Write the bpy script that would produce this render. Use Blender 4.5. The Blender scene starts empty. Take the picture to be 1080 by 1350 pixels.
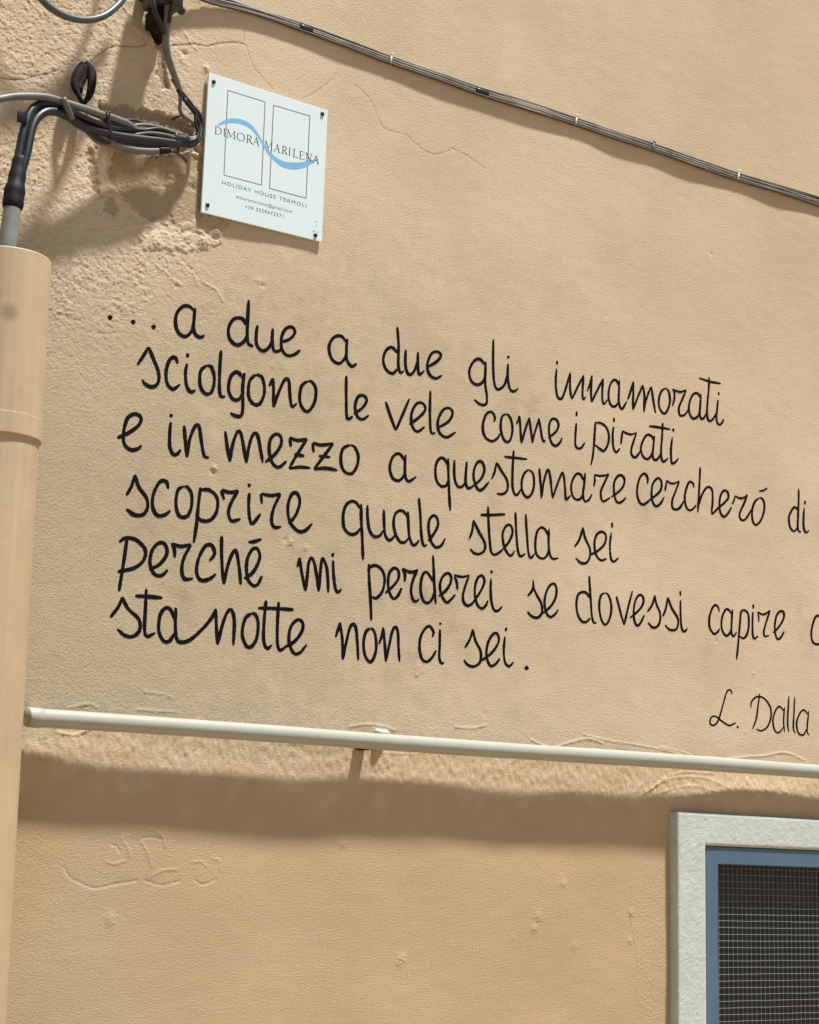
import bpy, math, random
import numpy as np

# ------------------------------------------------------------------ scene, camera, light
S = bpy.context.scene
C = S.collection
PW, PH = 1080.0, 1350.0            # photograph size; its pixels are turned into points on the wall
FPX = 2615.8                       # focal length in photograph pixels
YAW, PITCH, ROLL = (math.radians(a) for a in (36.424, 10.777, 1.262))
CAM = np.array([0.0, -2.2, 1.55])  # metres; the wall face is the plane y = 0, x runs along it, z is up

def cam_axes():
    cy, sy, cp, sp = math.cos(YAW), math.sin(YAW), math.cos(PITCH), math.sin(PITCH)
    f = np.array([sy*cp, cy*cp, sp]); r = np.array([cy, -sy, 0.0]); u = np.cross(r, f)
    cr, sr = math.cos(ROLL), math.sin(ROLL)
    return cr*r + sr*u, -sr*r + cr*u, f
RT, UP, FW = cam_axes()

cd = bpy.data.cameras.new('camera'); cam = bpy.data.objects.new('camera', cd); C.objects.link(cam)
cd.sensor_fit = 'VERTICAL'; cd.sensor_height = 24.0; cd.sensor_width = 24.0
cd.lens = 24.0*FPX/PH; cd.clip_start = 0.05; cd.clip_end = 500
from mathutils import Matrix, Vector
cam.matrix_world = Matrix(((RT[0], UP[0], -FW[0], CAM[0]), (RT[1], UP[1], -FW[1], CAM[1]),
                           (RT[2], UP[2], -FW[2], CAM[2]), (0, 0, 0, 1)))
S.camera = cam

SUN = Vector((-0.62, 1.0, -3.6)).normalized()       # the way the light travels: steeply down the wall
W = bpy.data.worlds.new('World'); S.world = W; W.use_nodes = True
nt = W.node_tree; bg = nt.nodes['Background']
sky = nt.nodes.new('ShaderNodeTexSky'); sky.sky_type = 'NISHITA'; sky.sun_disc = False
sky.sun_elevation = math.asin(-SUN.z)
sky.sun_rotation = math.atan2(-SUN.x, -SUN.y)
nt.links.new(sky.outputs[0], bg.inputs[0]); bg.inputs[1].default_value = 0.05
sl = bpy.data.lights.new('sun', 'SUN'); sl.energy = 4.8; sl.angle = math.radians(3.4); sl.color = (1.0, 0.985, 0.955)
so = bpy.data.objects.new('sun', sl); C.objects.link(so)
so.rotation_euler = SUN.to_track_quat('-Z', 'Y').to_euler(); so.location = (2, -2, 6)
S.view_settings.view_transform = 'Standard'; S.view_settings.look = 'None'
S.view_settings.exposure = 0.74; S.view_settings.gamma = 1.0

# ------------------------------------------------------------------ helpers
rng = np.random.default_rng(7)
random.seed(4)

def at(u, v, y=0.0):
    """the point of the plane at depth y that the photograph shows at pixel (u, v)"""
    d = (u-PW/2)/FPX*RT - (v-PH/2)/FPX*UP + FW
    return CAM + d*((y-CAM[1])/d[1])

def at_arr(p, y=0.0):
    p = np.asarray(p, float)
    d = ((p[:, 0]-PW/2)/FPX)[:, None]*RT - ((p[:, 1]-PH/2)/FPX)[:, None]*UP + FW
    y = np.broadcast_to(np.asarray(y, float), (len(p),))
    return CAM + d*((y-CAM[1])/d[:, 1])[:, None]

def mesh_obj(name, verts, faces, mat, parent=None, smooth=True):
    me = bpy.data.meshes.new(name)
    me.from_pydata([tuple(map(float, v)) for v in verts], [], faces)
    if smooth:
        me.polygons.foreach_set('use_smooth', [True]*len(me.polygons))
    me.materials.append(mat); me.update()
    o = bpy.data.objects.new(name, me); C.objects.link(o)
    if parent is not None:
        o.parent = parent
        o.matrix_parent_inverse = Matrix.Translation(-parent.location)
    return o

def thing(name, label, cat, loc=(0, 0, 0), group=None):
    o = bpy.data.objects.new(name, None); C.objects.link(o); o.location = tuple(map(float, loc))
    o.empty_display_size = 0.05
    tag(o, label, cat, group); return o

def tag(o, label, cat=None, group=None):
    o['label'] = label
    if cat: o['category'] = cat
    if group: o['group'] = group
    return o

class MB:
    def __init__(self): self.v = []; self.f = []
    def add(self, vs, fs):
        b = len(self.v); self.v.extend([tuple(map(float, x)) for x in vs]); self.f.extend([tuple(i+b for i in q) for q in fs])
    def box(self, lo, hi, bev=0.0):
        (x0, y0, z0), (x1, y1, z1) = lo, hi
        if bev <= 0:
            vs = [(x, y, z) for x in (x0, x1) for y in (y0, y1) for z in (z0, z1)]
            fs = [(0, 1, 3, 2), (4, 6, 7, 5), (0, 4, 5, 1), (2, 3, 7, 6), (0, 2, 6, 4), (1, 5, 7, 3)]
            self.add(vs, fs); return
        import bmesh
        bm = bmesh.new(); bmesh.ops.create_cube(bm, size=1.0)
        for v in bm.verts:
            v.co = ((x0+x1)/2+v.co.x*(x1-x0), (y0+y1)/2+v.co.y*(y1-y0), (z0+z1)/2+v.co.z*(z1-z0))
        bmesh.ops.bevel(bm, geom=list(bm.edges), offset=bev, segments=2, affect='EDGES', profile=0.5)
        bm.verts.index_update()
        self.add([v.co[:] for v in bm.verts], [tuple(v.index for v in f.verts) for f in bm.faces]); bm.free()
    def tube(self, pts, rad, n=12, cap=True, squash=None):
        pts = np.asarray(pts, float); m = len(pts); rad = np.broadcast_to(np.asarray(rad, float), (m,))
        t = np.gradient(pts, axis=0); t /= np.linalg.norm(t, axis=1)[:, None]
        ref = np.array([0, 0, 1.0]) if abs(t[0][2]) < .9 else np.array([0, 1.0, 0])
        nv = np.cross(t[0], ref); nv /= np.linalg.norm(nv)
        vs = []
        for i in range(m):
            nv = nv - t[i]*(nv@t[i]); nv /= np.linalg.norm(nv); bv = np.cross(t[i], nv)
            for k in range(n):
                a = 2*math.pi*k/n
                vs.append(pts[i]+rad[i]*(math.cos(a)*nv+math.sin(a)*bv))
        fs = [(i*n+k, i*n+(k+1) % n, (i+1)*n+(k+1) % n, (i+1)*n+k) for i in range(m-1) for k in range(n)]
        if cap:
            fs += [tuple(range(n-1, -1, -1)), tuple((m-1)*n+k for k in range(n))]
        self.add(vs, fs)
    def lathe(self, prof, cx, cy, n=64):
        """prof: (radius, z) pairs round the vertical through (cx, cy)"""
        m = len(prof)
        vs = [(cx+r*math.cos(2*math.pi*k/n), cy+r*math.sin(2*math.pi*k/n), z) for r, z in prof for k in range(n)]
        fs = [(i*n+k, i*n+(k+1) % n, (i+1)*n+(k+1) % n, (i+1)*n+k) for i in range(m-1) for k in range(n)]
        self.add(vs, fs)
    def build(self, name, mat, parent=None, smooth=True): return mesh_obj(name, self.v, self.f, mat, parent, smooth)

def spline(p, step=None, per=10, closed=False):
    """Catmull-Rom through the points (centripetal enough for evenly spaced points)"""
    p = np.asarray(p, float)
    if len(p) == 2: return p[0]+(p[1]-p[0])*np.linspace(0, 1, per*2)[:, None]
    if closed: q = np.vstack([p[-2], p, p[1]])
    else: q = np.vstack([2*p[0]-p[1], p, 2*p[-1]-p[-2]])
    out = []
    for i in range(1, len(q)-2):
        a, b, c, d = q[i-1], q[i], q[i+1], q[i+2]
        t = np.linspace(0, 1, per, endpoint=False)[:, None]
        out.append(.5*((2*b)+(c-a)*t+(2*a-5*b+4*c-d)*t*t+(3*b-a-3*c+d)*t**3))
    out.append(q[-2][None]); out = np.vstack(out)
    if step:
        s = np.concatenate([[0], np.cumsum(np.linalg.norm(np.diff(out, axis=0), axis=1))])
        n = max(3, int(s[-1]/step)+1); k = np.linspace(0, s[-1], n)
        out = np.stack([np.interp(k, s, out[:, j]) for j in range(out.shape[1])], 1)
    return out

def cable_pts(px, ys, step=0.006):
    """a cable through photo pixels px, each at its own distance -y in front of the wall"""
    p = np.array([at(u, v, -y) for (u, v), y in zip(px, np.broadcast_to(ys, (len(px),)))])
    return spline(p, step)

# ------------------------------------------------------------------ materials
def mat(name, col, rough=.6, metal=0.0, spec=.5, noise=None, bump=None, col2=None):
    m = bpy.data.materials.new(name); m.use_nodes = True; n = m.node_tree.nodes; l = m.node_tree.links
    b = n['Principled BSDF']; b.inputs['Base Color'].default_value = (*col, 1); b.inputs['Roughness'].default_value = rough
    b.inputs['Metallic'].default_value = metal; b.inputs['Specular IOR Level'].default_value = spec
    tc = n.new('ShaderNodeTexCoord')
    if noise:
        scale, lo, hi = noise
        t = n.new('ShaderNodeTexNoise'); t.inputs['Scale'].default_value = scale; t.inputs['Detail'].default_value = 8
        t.inputs['Roughness'].default_value = .65
        l.new(tc.outputs['Object'], t.inputs['Vector'])
        r = n.new('ShaderNodeValToRGB'); r.color_ramp.elements[0].position = lo; r.color_ramp.elements[1].position = hi
        c2 = col2 or tuple(c*.7 for c in col)
        r.color_ramp.elements[0].color = (*c2, 1); r.color_ramp.elements[1].color = (*col, 1)
        l.new(t.outputs['Fac'], r.inputs[0]); l.new(r.outputs[0], b.inputs['Base Color'])
    if bump:
        sc, st, dist = bump
        t = n.new('ShaderNodeTexNoise'); t.inputs['Scale'].default_value = sc; t.inputs['Detail'].default_value = 6
        l.new(tc.outputs['Object'], t.inputs['Vector'])
        bp = n.new('ShaderNodeBump'); bp.inputs['Strength'].default_value = st; bp.inputs['Distance'].default_value = dist
        l.new(t.outputs['Fac'], bp.inputs['Height']); l.new(bp.outputs[0], b.inputs['Normal'])
    return m

def wall_material():
    m = bpy.data.materials.new('painted_plaster'); m.use_nodes = True; n = m.node_tree.nodes; l = m.node_tree.links
    b = n['Principled BSDF']; b.inputs['Roughness'].default_value = .85; b.inputs['Specular IOR Level'].default_value = .25
    tc = n.new('ShaderNodeTexCoord')
    def attr(nm):
        a = n.new('ShaderNodeAttribute'); a.attribute_name = nm; return a.outputs['Fac']
    def noise(scale, detail=6, rough=.6, stretch=None):
        t = n.new('ShaderNodeTexNoise'); t.inputs['Scale'].default_value = scale; t.inputs['Detail'].default_value = detail
        t.inputs['Roughness'].default_value = rough
        if stretch:
            mp = n.new('ShaderNodeMapping'); mp.inputs['Scale'].default_value = stretch
            l.new(tc.outputs['Object'], mp.inputs[0]); src = mp.outputs[0]
        else: src = tc.outputs['Object']
        tl = n.new('ShaderNodeMapping'); tl.inputs['Rotation'].default_value = (.53, .81, .37)   # no noise lattice in the plane of the wall
        l.new(src, tl.inputs[0]); l.new(tl.outputs[0], t.inputs['Vector'])
        return t.outputs['Fac']
    def ramp(x, p0, p1, v0=0.0, v1=1.0):
        r = n.new('ShaderNodeMapRange'); r.inputs[1].default_value = p0; r.inputs[2].default_value = p1
        r.inputs[3].default_value = v0; r.inputs[4].default_value = v1; r.interpolation_type = 'SMOOTHSTEP'
        l.new(x, r.inputs[0]); return r.outputs[0]
    def mix(f, a, c, mode='MIX'):
        x = n.new('ShaderNodeMix'); x.data_type = 'RGBA'; x.blend_type = mode
        for s, val in ((x.inputs[0], f), (x.inputs[6], a), (x.inputs[7], c)):
            if isinstance(val, (float, int)): s.default_value = val
            elif isinstance(val, tuple): s.default_value = (*val, 1)
            else: l.new(val, s)
        return x.outputs[2]
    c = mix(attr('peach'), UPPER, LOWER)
    c = mix(ramp(noise(3.1), .42, .66, 0, .30), c, (.56, .40, .25))               # rosier coats of paint
    c = mix(ramp(noise(5.3, 5, .6, (1.0, 1.0, .45)), .48, .70, 0, .42), c, (.47, .39, .25))   # greyer rubbed patches
    c = mix(ramp(noise(2.2, 4, .5, (3.2, 1, .5)), .55, .8, 0, .28), c, (.40, .33, .21))      # faint run marks
    c = mix(ramp(noise(60, 5, .7), .55, .8, 0, .10), c, (.66, .52, .36))
    c = mix(attr('light_falloff'), c, (.392, .328, .212))  # lamp falloff painted into the wall colour, dimmer towards the left
    c = mix(attr('pale'), c, (.64, .56, .42))
    c = mix(attr('raw'), c, (.38, .29, .175))
    c = mix(attr('grime'), c, (.17, .125, .08))
    l.new(c, b.inputs['Base Color'])
    t1 = noise(560, 4, .7); t2 = noise(1, 4, .65, (260, 260, 720))
    ad = n.new('ShaderNodeMath'); ad.operation = 'ADD'; l.new(t1, ad.inputs[0]); l.new(t2, ad.inputs[1])
    bp = n.new('ShaderNodeBump'); bp.inputs['Strength'].default_value = 1.0; bp.inputs['Distance'].default_value = .00075
    l.new(ad.outputs[0], bp.inputs['Height']); l.new(bp.outputs[0], b.inputs['Normal'])
    return m
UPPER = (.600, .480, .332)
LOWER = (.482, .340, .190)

M_WALL = wall_material()
M_INK = mat('black_wall_paint', (.0045, .004, .0065), .7, 0, .06, noise=(210, .2, .55), col2=(.014, .012, .013), bump=(500, .5, .0005))
M_DRAIN = mat('painted_drainpipe', (.52, .392, .240), .55, noise=(14, .3, .75), col2=(.43, .318, .19), bump=(70, .12, .002))
def drain_streaks():
    n = M_DRAIN.node_tree.nodes; l = M_DRAIN.node_tree.links; bs = n['Principled BSDF']
    src = bs.inputs['Base Color'].links[0].from_socket
    tc = n.new('ShaderNodeTexCoord'); mp = n.new('ShaderNodeMapping'); mp.inputs['Scale'].default_value = (90, 90, 2.2)
    t = n.new('ShaderNodeTexNoise'); t.inputs['Scale'].default_value = 1; t.inputs['Detail'].default_value = 5
    l.new(tc.outputs['Object'], mp.inputs[0]); l.new(mp.outputs[0], t.inputs['Vector'])
    r = n.new('ShaderNodeMapRange'); r.inputs[1].default_value = .52; r.inputs[2].default_value = .78; r.inputs[4].default_value = .45
    l.new(t.outputs['Fac'], r.inputs[0])
    m = n.new('ShaderNodeMix'); m.data_type = 'RGBA'; l.new(r.outputs[0], m.inputs[0]); l.new(src, m.inputs[6]); m.inputs[7].default_value = (.58, .45, .30, 1)
    p = at(13, 411, -.13); d = n.new('ShaderNodeVectorMath'); d.operation = 'DISTANCE'; d.inputs[1].default_value = tuple(p); l.new(tc.outputs['Object'], d.inputs[0])
    r2 = n.new('ShaderNodeMapRange'); r2.interpolation_type = 'SMOOTHSTEP'; r2.inputs[1].default_value = .016; r2.inputs[2].default_value = .003; r2.inputs[4].default_value = .55
    l.new(d.outputs['Value'], r2.inputs[0])
    m2 = n.new('ShaderNodeMix'); m2.data_type = 'RGBA'; l.new(r2.outputs[0], m2.inputs[0]); l.new(m.outputs[2], m2.inputs[6]); m2.inputs[7].default_value = (.14, .11, .07, 1)
    l.new(m2.outputs[2], bs.inputs['Base Color'])
drain_streaks()
M_GREY = mat('grey_conduit_plastic', (.27, .28, .26), .42, noise=(30, .3, .7), col2=(.19, .19, .17))
M_PALEGREY = mat('weathered_grey_cable', (.155, .155, .14), .5, noise=(45, .35, .7), col2=(.11, .105, .09))
M_DARKCABLE = mat('dark_grey_cable', (.018, .018, .020), .42, noise=(40, .35, .7), col2=(.009, .009, .009))
M_BLACKCABLE = mat('black_cable', (.012, .011, .012), .38, noise=(50, .35, .7), col2=(.006, .006, .006))
M_BROWNCABLE = mat('brown_cable', (.10, .068, .045), .5, noise=(40, .35, .7), col2=(.05, .036, .025))
M_LOOP = mat('slate_grey_cable', (.085, .092, .095), .4, noise=(40, .35, .7), col2=(.05, .052, .054))
M_RUN = mat('grey_beige_cable', (.30, .285, .24), .5, noise=(35, .35, .7), col2=(.17, .155, .125))
M_TAPE = mat('black_tape', (.008, .008, .012), .6, 0, .2, bump=(60, .5, .002))
M_RUST = mat('rusty_iron', (.020, .011, .008), .8, 0, .15, noise=(60, .3, .7), col2=(.008, .006, .006), bump=(180, .6, .001))
M_IRON = mat('dark_iron', (.05, .045, .045), .5, .3, noise=(60, .3, .7), col2=(.02, .018, .018), bump=(150, .5, .001))
M_WHITECLIP = mat('white_plastic_clip', (.62, .57, .47), .5)
M_SIGN = mat('white_sign_board', (.68, .79, .80), .30)
M_SIGNEDGE = mat('sign_edge', (.45, .48, .46), .5)
M_SCREW = mat('dark_screw', (.03, .03, .03), .35, .8)
M_PRINT = mat('grey_sign_print', (.07, .075, .075), .5)
M_GOLD = mat('olive_sign_line', (.19, .19, .14), .5)
M_BLUE = mat('blue_sign_print', (.20, .42, .70), .5)
M_RAIL = mat('painted_metal_pipe', (.375, .385, .325), .30, noise=(22, .3, .75), col2=(.35, .345, .28), bump=(90, .15, .001))
M_CASING = mat('white_rough_render', (.55, .59, .54), .85, noise=(40, .3, .75), col2=(.46, .495, .445), bump=(380, .6, .0010))
M_FRAME = mat('blue_grey_window_paint', (.086, .148, .215), .45, noise=(14, .3, .7), col2=(.066, .116, .17), bump=(50, .15, .002))
M_WIRE = mat('galvanised_wire', (.21, .22, .21), .5, .4)
M_PANE = mat('dark_glass', (.012, .014, .015), .35)
M_ROOM = mat('dark_room', (.020, .024, .026), .9)
M_GROUND = mat('stone_paving', (.29, .205, .115), .8, noise=(3, .3, .7), col2=(.22, .155, .085), bump=(40, .4, .004))

# ------------------------------------------------------------------ the plaster wall: one displaced sheet
def band_noise(nx, nz, dx, dz, wl_lo, wl_hi, ax=1.0, az=1.0, ang=0.0, seed=0):
    """periodic noise holding wavelengths wl_lo..wl_hi (m), stretched by ax, az along axes turned by ang; unit rms"""
    r = np.random.default_rng(seed)
    F = np.fft.rfft2(r.standard_normal((nz, nx)))
    kz = np.fft.fftfreq(nz, dz)[:, None]; kx = np.fft.rfftfreq(nx, dx)[None]
    ca, sa = math.cos(ang), math.sin(ang)
    k = np.sqrt(((kx*ca+kz*sa)*ax)**2+((-kx*sa+kz*ca)*az)**2)+1e-9
    g = np.exp(-(k*wl_lo)**2*.5)*(1-np.exp(-(k*wl_hi)**2*.5))
    a = np.fft.irfft2(F*g, s=(nz, nx)); return a/a.std()

STEP = 0.0015
fx = np.arange(0.86, 2.62, STEP); fz = np.arange(1.24, 3.24, STEP)
NX, NZ = len(fx), len(fz); X2, Z2 = np.meshgrid(fx, fz)

def smooth(a, b, x):
    t = np.clip((x-a)/(b-a), 0, 1); return t*t*(3-2*t)

# where the photograph shows each grid point (only to place the plaster's own features)
rel = np.stack([X2-CAM[0], np.full_like(X2, -CAM[1]), Z2-CAM[2]], -1)
dep = rel@FW; PU = PW/2+FPX*(rel@RT)/dep; PV = PH/2-FPX*(rel@UP)/dep
del rel, dep

bn = lambda *a, **k: band_noise(NX, NZ, STEP, STEP, *a, **k)
warp = bn(.05, .4, seed=90)
large = bn(.28, 1.2, seed=1)
mid = bn(.035, .20, 1.5, 1.0, seed=2)
rip = bn(.0042, .010, .55, 1.25, .14, seed=3)               # flat, nearly level trowel ripple
grain = bn(.0040, .010, seed=4)
comb = bn(.0042, .012, .40, 1.2, -.75, seed=5)             # slanting combed plaster, upper left
comb = .8*comb + .45*bn(.0042, .014, seed=6)
mott = bn(.02, .12, seed=7)

H = .0006*large + .00006*mid
rough_ul = smooth(330, 150, PU+18*warp)*smooth(470, 300, PV+20*warp)
rough_ul = np.clip(rough_ul + .45*smooth(330, 120, PU+25*warp)*smooth(640, 430, PV), 0, 1)
rough_lo = np.exp(-((PU-858-6*warp)/26)**2)*smooth(1120, 1180, PV)
ledge = np.exp(-((PV-(975+.077*(PU-480))-30)/38)**2)        # lumpy plaster just under the rail
ledge2 = np.exp(-((PV-(945+.077*(PU-480)))/30)**2)
calm = .62 + .26*np.clip(mott, -1.5, 1.5) - .16*smooth(950, 1150, PV) + .25*smooth(250, 0, PU)
edge_l = 1+.9*smooth(520, 60, PU)*smooth(1300, 900, PV)
H += edge_l*(.000058*rip*np.clip(calm, .2, 1.2) + .000022*grain*np.clip(calm+.2, .3, 1.2))
H += rough_ul*(.00027*comb + .00022*bn(.012, .05, seed=8) + .00005*grain)
H += rough_lo*(.00010*grain+.00012*bn(.004, .014, seed=9))
H += ledge*(.00004*bn(.0048, .016, .5, 1.1, .15, seed=10)+.00030*bn(.02, .09, .5, 1, seed=11)) + ledge2*.00009*bn(.0048, .016, .5, 1.1, .1, seed=12)
lower_fade = smooth(1000, 1100, PV)
GRIME = np.zeros_like(H); PALE = np.zeros_like(H); RAW = np.zeros_like(H)
jag = bn(.0042, .016, seed=13); jag2 = bn(.014, .06, seed=14)

def sub_box(px, pad):
    px = np.asarray(px, float); u0, v0 = px.min(0)-pad; u1, v1 = px.max(0)+pad
    q = at_arr([(u0, v0), (u1, v0), (u0, v1), (u1, v1)])
    i0 = int(np.clip((q[:, 0].min()-fx[0])/STEP, 0, NX-1)); i1 = int(np.clip((q[:, 0].max()-fx[0])/STEP+2, 1, NX))
    j0 = int(np.clip((q[:, 2].min()-fz[0])/STEP, 0, NZ-1)); j1 = int(np.clip((q[:, 2].max()-fz[0])/STEP+2, 1, NZ))
    return slice(j0, j1), slice(i0, i1)

def seg_dist(px, sl):
    """distance in metres from each grid point of sl to the polyline px"""
    q = at_arr(px)[:, [0, 2]]; x = X2[sl]; z = Z2[sl]; d = np.full(x.shape, 9.0)
    for a, b in zip(q[:-1], q[1:]):
        e = b-a; t = np.clip(((x-a[0])*e[0]+(z-a[1])*e[1])/(e@e+1e-12), 0, 1)
        d = np.minimum(d, np.hypot(x-a[0]-t*e[0], z-a[1]-t*e[1]))
    return d

def line_feature(px, amp, width, grime=0., pale=0., wob=.35, per=6):
    px = spline(px, per=per) if len(px) > 2 else np.asarray(px, float)
    sl = sub_box(px, 14); d = seg_dist(px, sl)+wob*width*jag[sl]
    g = np.exp(-(np.clip(d, 0, None)/width)**2)
    H[sl] += amp*g
    if grime: GRIME[sl] = np.maximum(GRIME[sl], grime*g)
    if pale: PALE[sl] = np.maximum(PALE[sl], pale*g)

def poly_mask(px, edge, wob):
    px = np.asarray(px, float); sl = sub_box(px, 14); q = at_arr(px)[:, [0, 2]]
    x, z = X2[sl], Z2[sl]; ins = np.zeros(x.shape, bool); n = len(q)
    for i in range(n):
        a, b = q[i], q[(i+1) % n]
        c = ((a[1] > z) != (b[1] > z)) & (x < (b[0]-a[0])*(z-a[1])/(b[1]-a[1]+1e-12)+a[0]); ins ^= c
    d = seg_dist(np.vstack([px, px[:1]]), sl); d = np.where(ins, d, -d)+.5*wob*(jag2[sl]*.8+jag[sl]*.22)
    return sl, smooth(-edge, edge, d)

def patch(px, amp, edge=.0022, wob=.004, raw=0., grime=0., pale=0.):
    sl, m = poly_mask(px, edge, wob); H[sl] += amp*m
    if raw: RAW[sl] = np.maximum(RAW[sl], raw*m)
    if grime: GRIME[sl] = np.maximum(GRIME[sl], grime*m)
    if pale: PALE[sl] = np.maximum(PALE[sl], pale*m)

def blob(u, v, amp, r, el=1.0):
    sl = sub_box([(u-30, v-30), (u+30, v+30)], 4); p = at(u, v)
    d = np.hypot((X2[sl]-p[0])/el, Z2[sl]-p[2])/r+.25*jag[sl]; H[sl] += amp*np.exp(-np.clip(d, 0, None)**2)

# broad bulges that bend the rail's shadow
for (u, v, a, ru, rv) in ((1010, 1052, .0055, 110, 26), (60, 990, .0030, 90, 30)):
    H += a*np.exp(-((PU-u)/ru)**2-((PV-v)/rv)**2)
# broken plaster behind and below the tangle of cables
patch([(132, 138), (170, 140), (205, 148), (243, 158), (262, 185), (262, 200), (200, 205), (140, 185)], -0.0042, .002, .004, raw=.8, grime=.25)
patch([(150, 198), (225, 190), (266, 205), (268, 285), (235, 300), (196, 292), (165, 262), (140, 235)], -0.0018, .0025, .005, raw=.75, grime=.12)
patch([(226, 232), (266, 226), (268, 283), (300, 298), (292, 312), (258, 306), (232, 300), (222, 262)], 0.0012, .002, .005, raw=.6)
patch([(180, 310), (215, 303), (232, 312), (262, 306), (290, 318), (262, 332), (228, 328), (190, 330)], 0.0011, .0018, .005, pale=.25)
patch([(205, 52), (216, 60), (219, 92), (224, 118), (214, 118), (208, 92)], -0.0036, .0018, .003, raw=.8, grime=.35)
patch([(112, 200), (126, 195), (128, 235), (137, 262), (126, 258), (116, 232)], -0.0021, .0018, .004, raw=.5, grime=.15)
patch([(138, 262), (148, 258), (156, 272), (150, 285), (138, 276)], -0.0027, .0016, .003, grime=.4)
for (u, v, a, r) in ((146, 258, .004, .006), (152, 285, -.003, .004), (93, 208, -.003, .004), (121, 212, -.003, .003), (244, 70, -.003, .004), (272, 90, .004, .004),
                     (268, 318, .004, .007), (285, 305, .003, .005), (247, 312, .003, .005), (205, 318, .003, .006), (300, 300, .002, .005), (255, 246, -.003, .005),
                     (262, 196, -.004, .004), (232, 376, -.0025, .003), (346, 377, -.0025, .0025), (340, 370, .0015, .004), (236, 374, .002, .003),
                     (283, 617, .0035, .004), (280, 622, -.003, .003), (383, 715, .0025, .004), (376, 712, -.002, .003), (403, 722, .0015, .004),
                     (545, 795, -.0015, .006), (552, 880, .0015, .008)):
    blob(u, v, a*.6, r)
for px in ([(200, 345), (220, 360), (232, 375)], [(255, 360), (262, 378)], [(268, 372), (285, 382), (293, 396)], [(160, 300), (190, 298), (200, 300)],
           [(190, 288), (225, 296), (240, 310)], [(236, 30), (245, 45), (252, 58), (260, 66)]):
    line_feature(px, .0008, .0014, pale=.2)
# cracks
for px in ([(-30, 98), (0, 103), (28, 105), (48, 100), (62, 97), (78, 92)], [(120, 81), (133, 70), (146, 62), (165, 61), (180, 62), (193, 58)],
           [(226, 60), (243, 59), (258, 58), (272, 61), (285, 58), (305, 56), (322, 58)], ):
    line_feature(px, -.0008, .0009, grime=.9, wob=.25)
for px in ([(322, 58), (322, 38)], [(322, 58), (328, 72), (335, 90), (348, 105), (360, 118)], [(398, 130), (415, 122), (437, 106), (443, 96)],
           [(468, 112), (480, 122), (492, 138), (503, 165), (515, 173), (535, 178), (548, 190), (562, 200), (578, 203), (598, 196)], [(598, 196), (615, 205), (640, 222)]):
    line_feature(px, -.0005, .0009, grime=.30, wob=.5)
line_feature([(832, 1170), (829, 1200), (833, 1230), (838, 1268), (836, 1300), (841, 1345)], -.0003, .0012, grime=.12, wob=.2)
# trowelled lips along the rail
for px, a in (([(90, 933), (118, 928), (128, 933)], .0022), ([(190, 912), (215, 915), (228, 920)], .0016), ([(75, 965), (98, 969), (116, 962), (130, 957)], .0035),
              ([(180, 935), (200, 937), (230, 938)], .002), ([(460, 958), (480, 955), (505, 957), (520, 963)], .0024), ([(600, 958), (622, 960), (640, 956)], .0024),
              ([(700, 975), (725, 985), (755, 978), (775, 974), (795, 980)], .003), ([(770, 968), (800, 976), (840, 982), (880, 990), (905, 998)], .0022),
              ([(960, 1000), (985, 998), (1010, 996), (1035, 992), (1060, 1002)], .0026), ([(870, 985), (895, 990), (912, 996)], .002),
              ([(500, 992), (540, 994), (565, 991)], .0016), ([(330, 975), (370, 980), (400, 981)], .0014)):
    line_feature(px, a*.30, .0014, pale=.25, wob=.25)
for px, a in (([(842, 1052), (865, 1035), (890, 1025), (930, 1026), (960, 1040)], .0018), ([(850, 1058), (880, 1042), (915, 1036), (945, 1046)], .0014),
              ([(858, 1040), (880, 1024), (905, 1018), (940, 1020)], .0016), ([(860, 1060), (900, 1050), (935, 1052), (965, 1052)], .0012)):
    line_feature(px, a*.38, .0017, wob=.25)
# scraped old patch low on the left
for px in ([(84, 1143), (92, 1156), (108, 1165), (127, 1171), (150, 1166), (182, 1161)], [(190, 1160), (206, 1166), (222, 1166), (237, 1161)], [(256, 1161), (268, 1166), (284, 1160)],
           [(146, 1113), (153, 1116), (158, 1123)], [(163, 1098), (172, 1098)], [(188, 1105), (202, 1104), (214, 1107)]):
    line_feature(px, -.0008, .0010, pale=.6, wob=.3)
for px in ([(96, 1083), (120, 1078), (145, 1082), (165, 1083), (188, 1090)], [(195, 1091), (212, 1100), (218, 1116)], [(160, 1105), (170, 1122), (172, 1132)], [(186, 1110), (195, 1125), (200, 1143)],
           [(140, 1136), (152, 1139), (163, 1135)], [(200, 1155), (215, 1148), (235, 1146)], [(253, 1137), (265, 1136), (273, 1143)], [(280, 1132), (290, 1135), (290, 1146)]):
    line_feature(px, .0006, .0014, wob=.3)
for _ in range(20):                                                   # drips and crumbs under the paint
    u, v = rng.uniform(20, 1070), rng.uniform(330, 1340)
    blob(u, v, rng.choice([1, 1, -1])*rng.uniform(.0003, .0009), rng.uniform(.0020, .0036))
for (u, v, a, r) in ((709, 1208, .0018, .006), (704, 1224, .0018, .005), (530, 1262, .0018, .006), (526, 1270, .0016, .005), (452, 1112, .0016, .006), (145, 1212, .0016, .008),
                     (832, 1203, .002, .005), (830, 1240, .0015, .004), (743, 1165, .0015, .004), (757, 1247, .0012, .005)):
    blob(u, v, a*.6, r)

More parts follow.
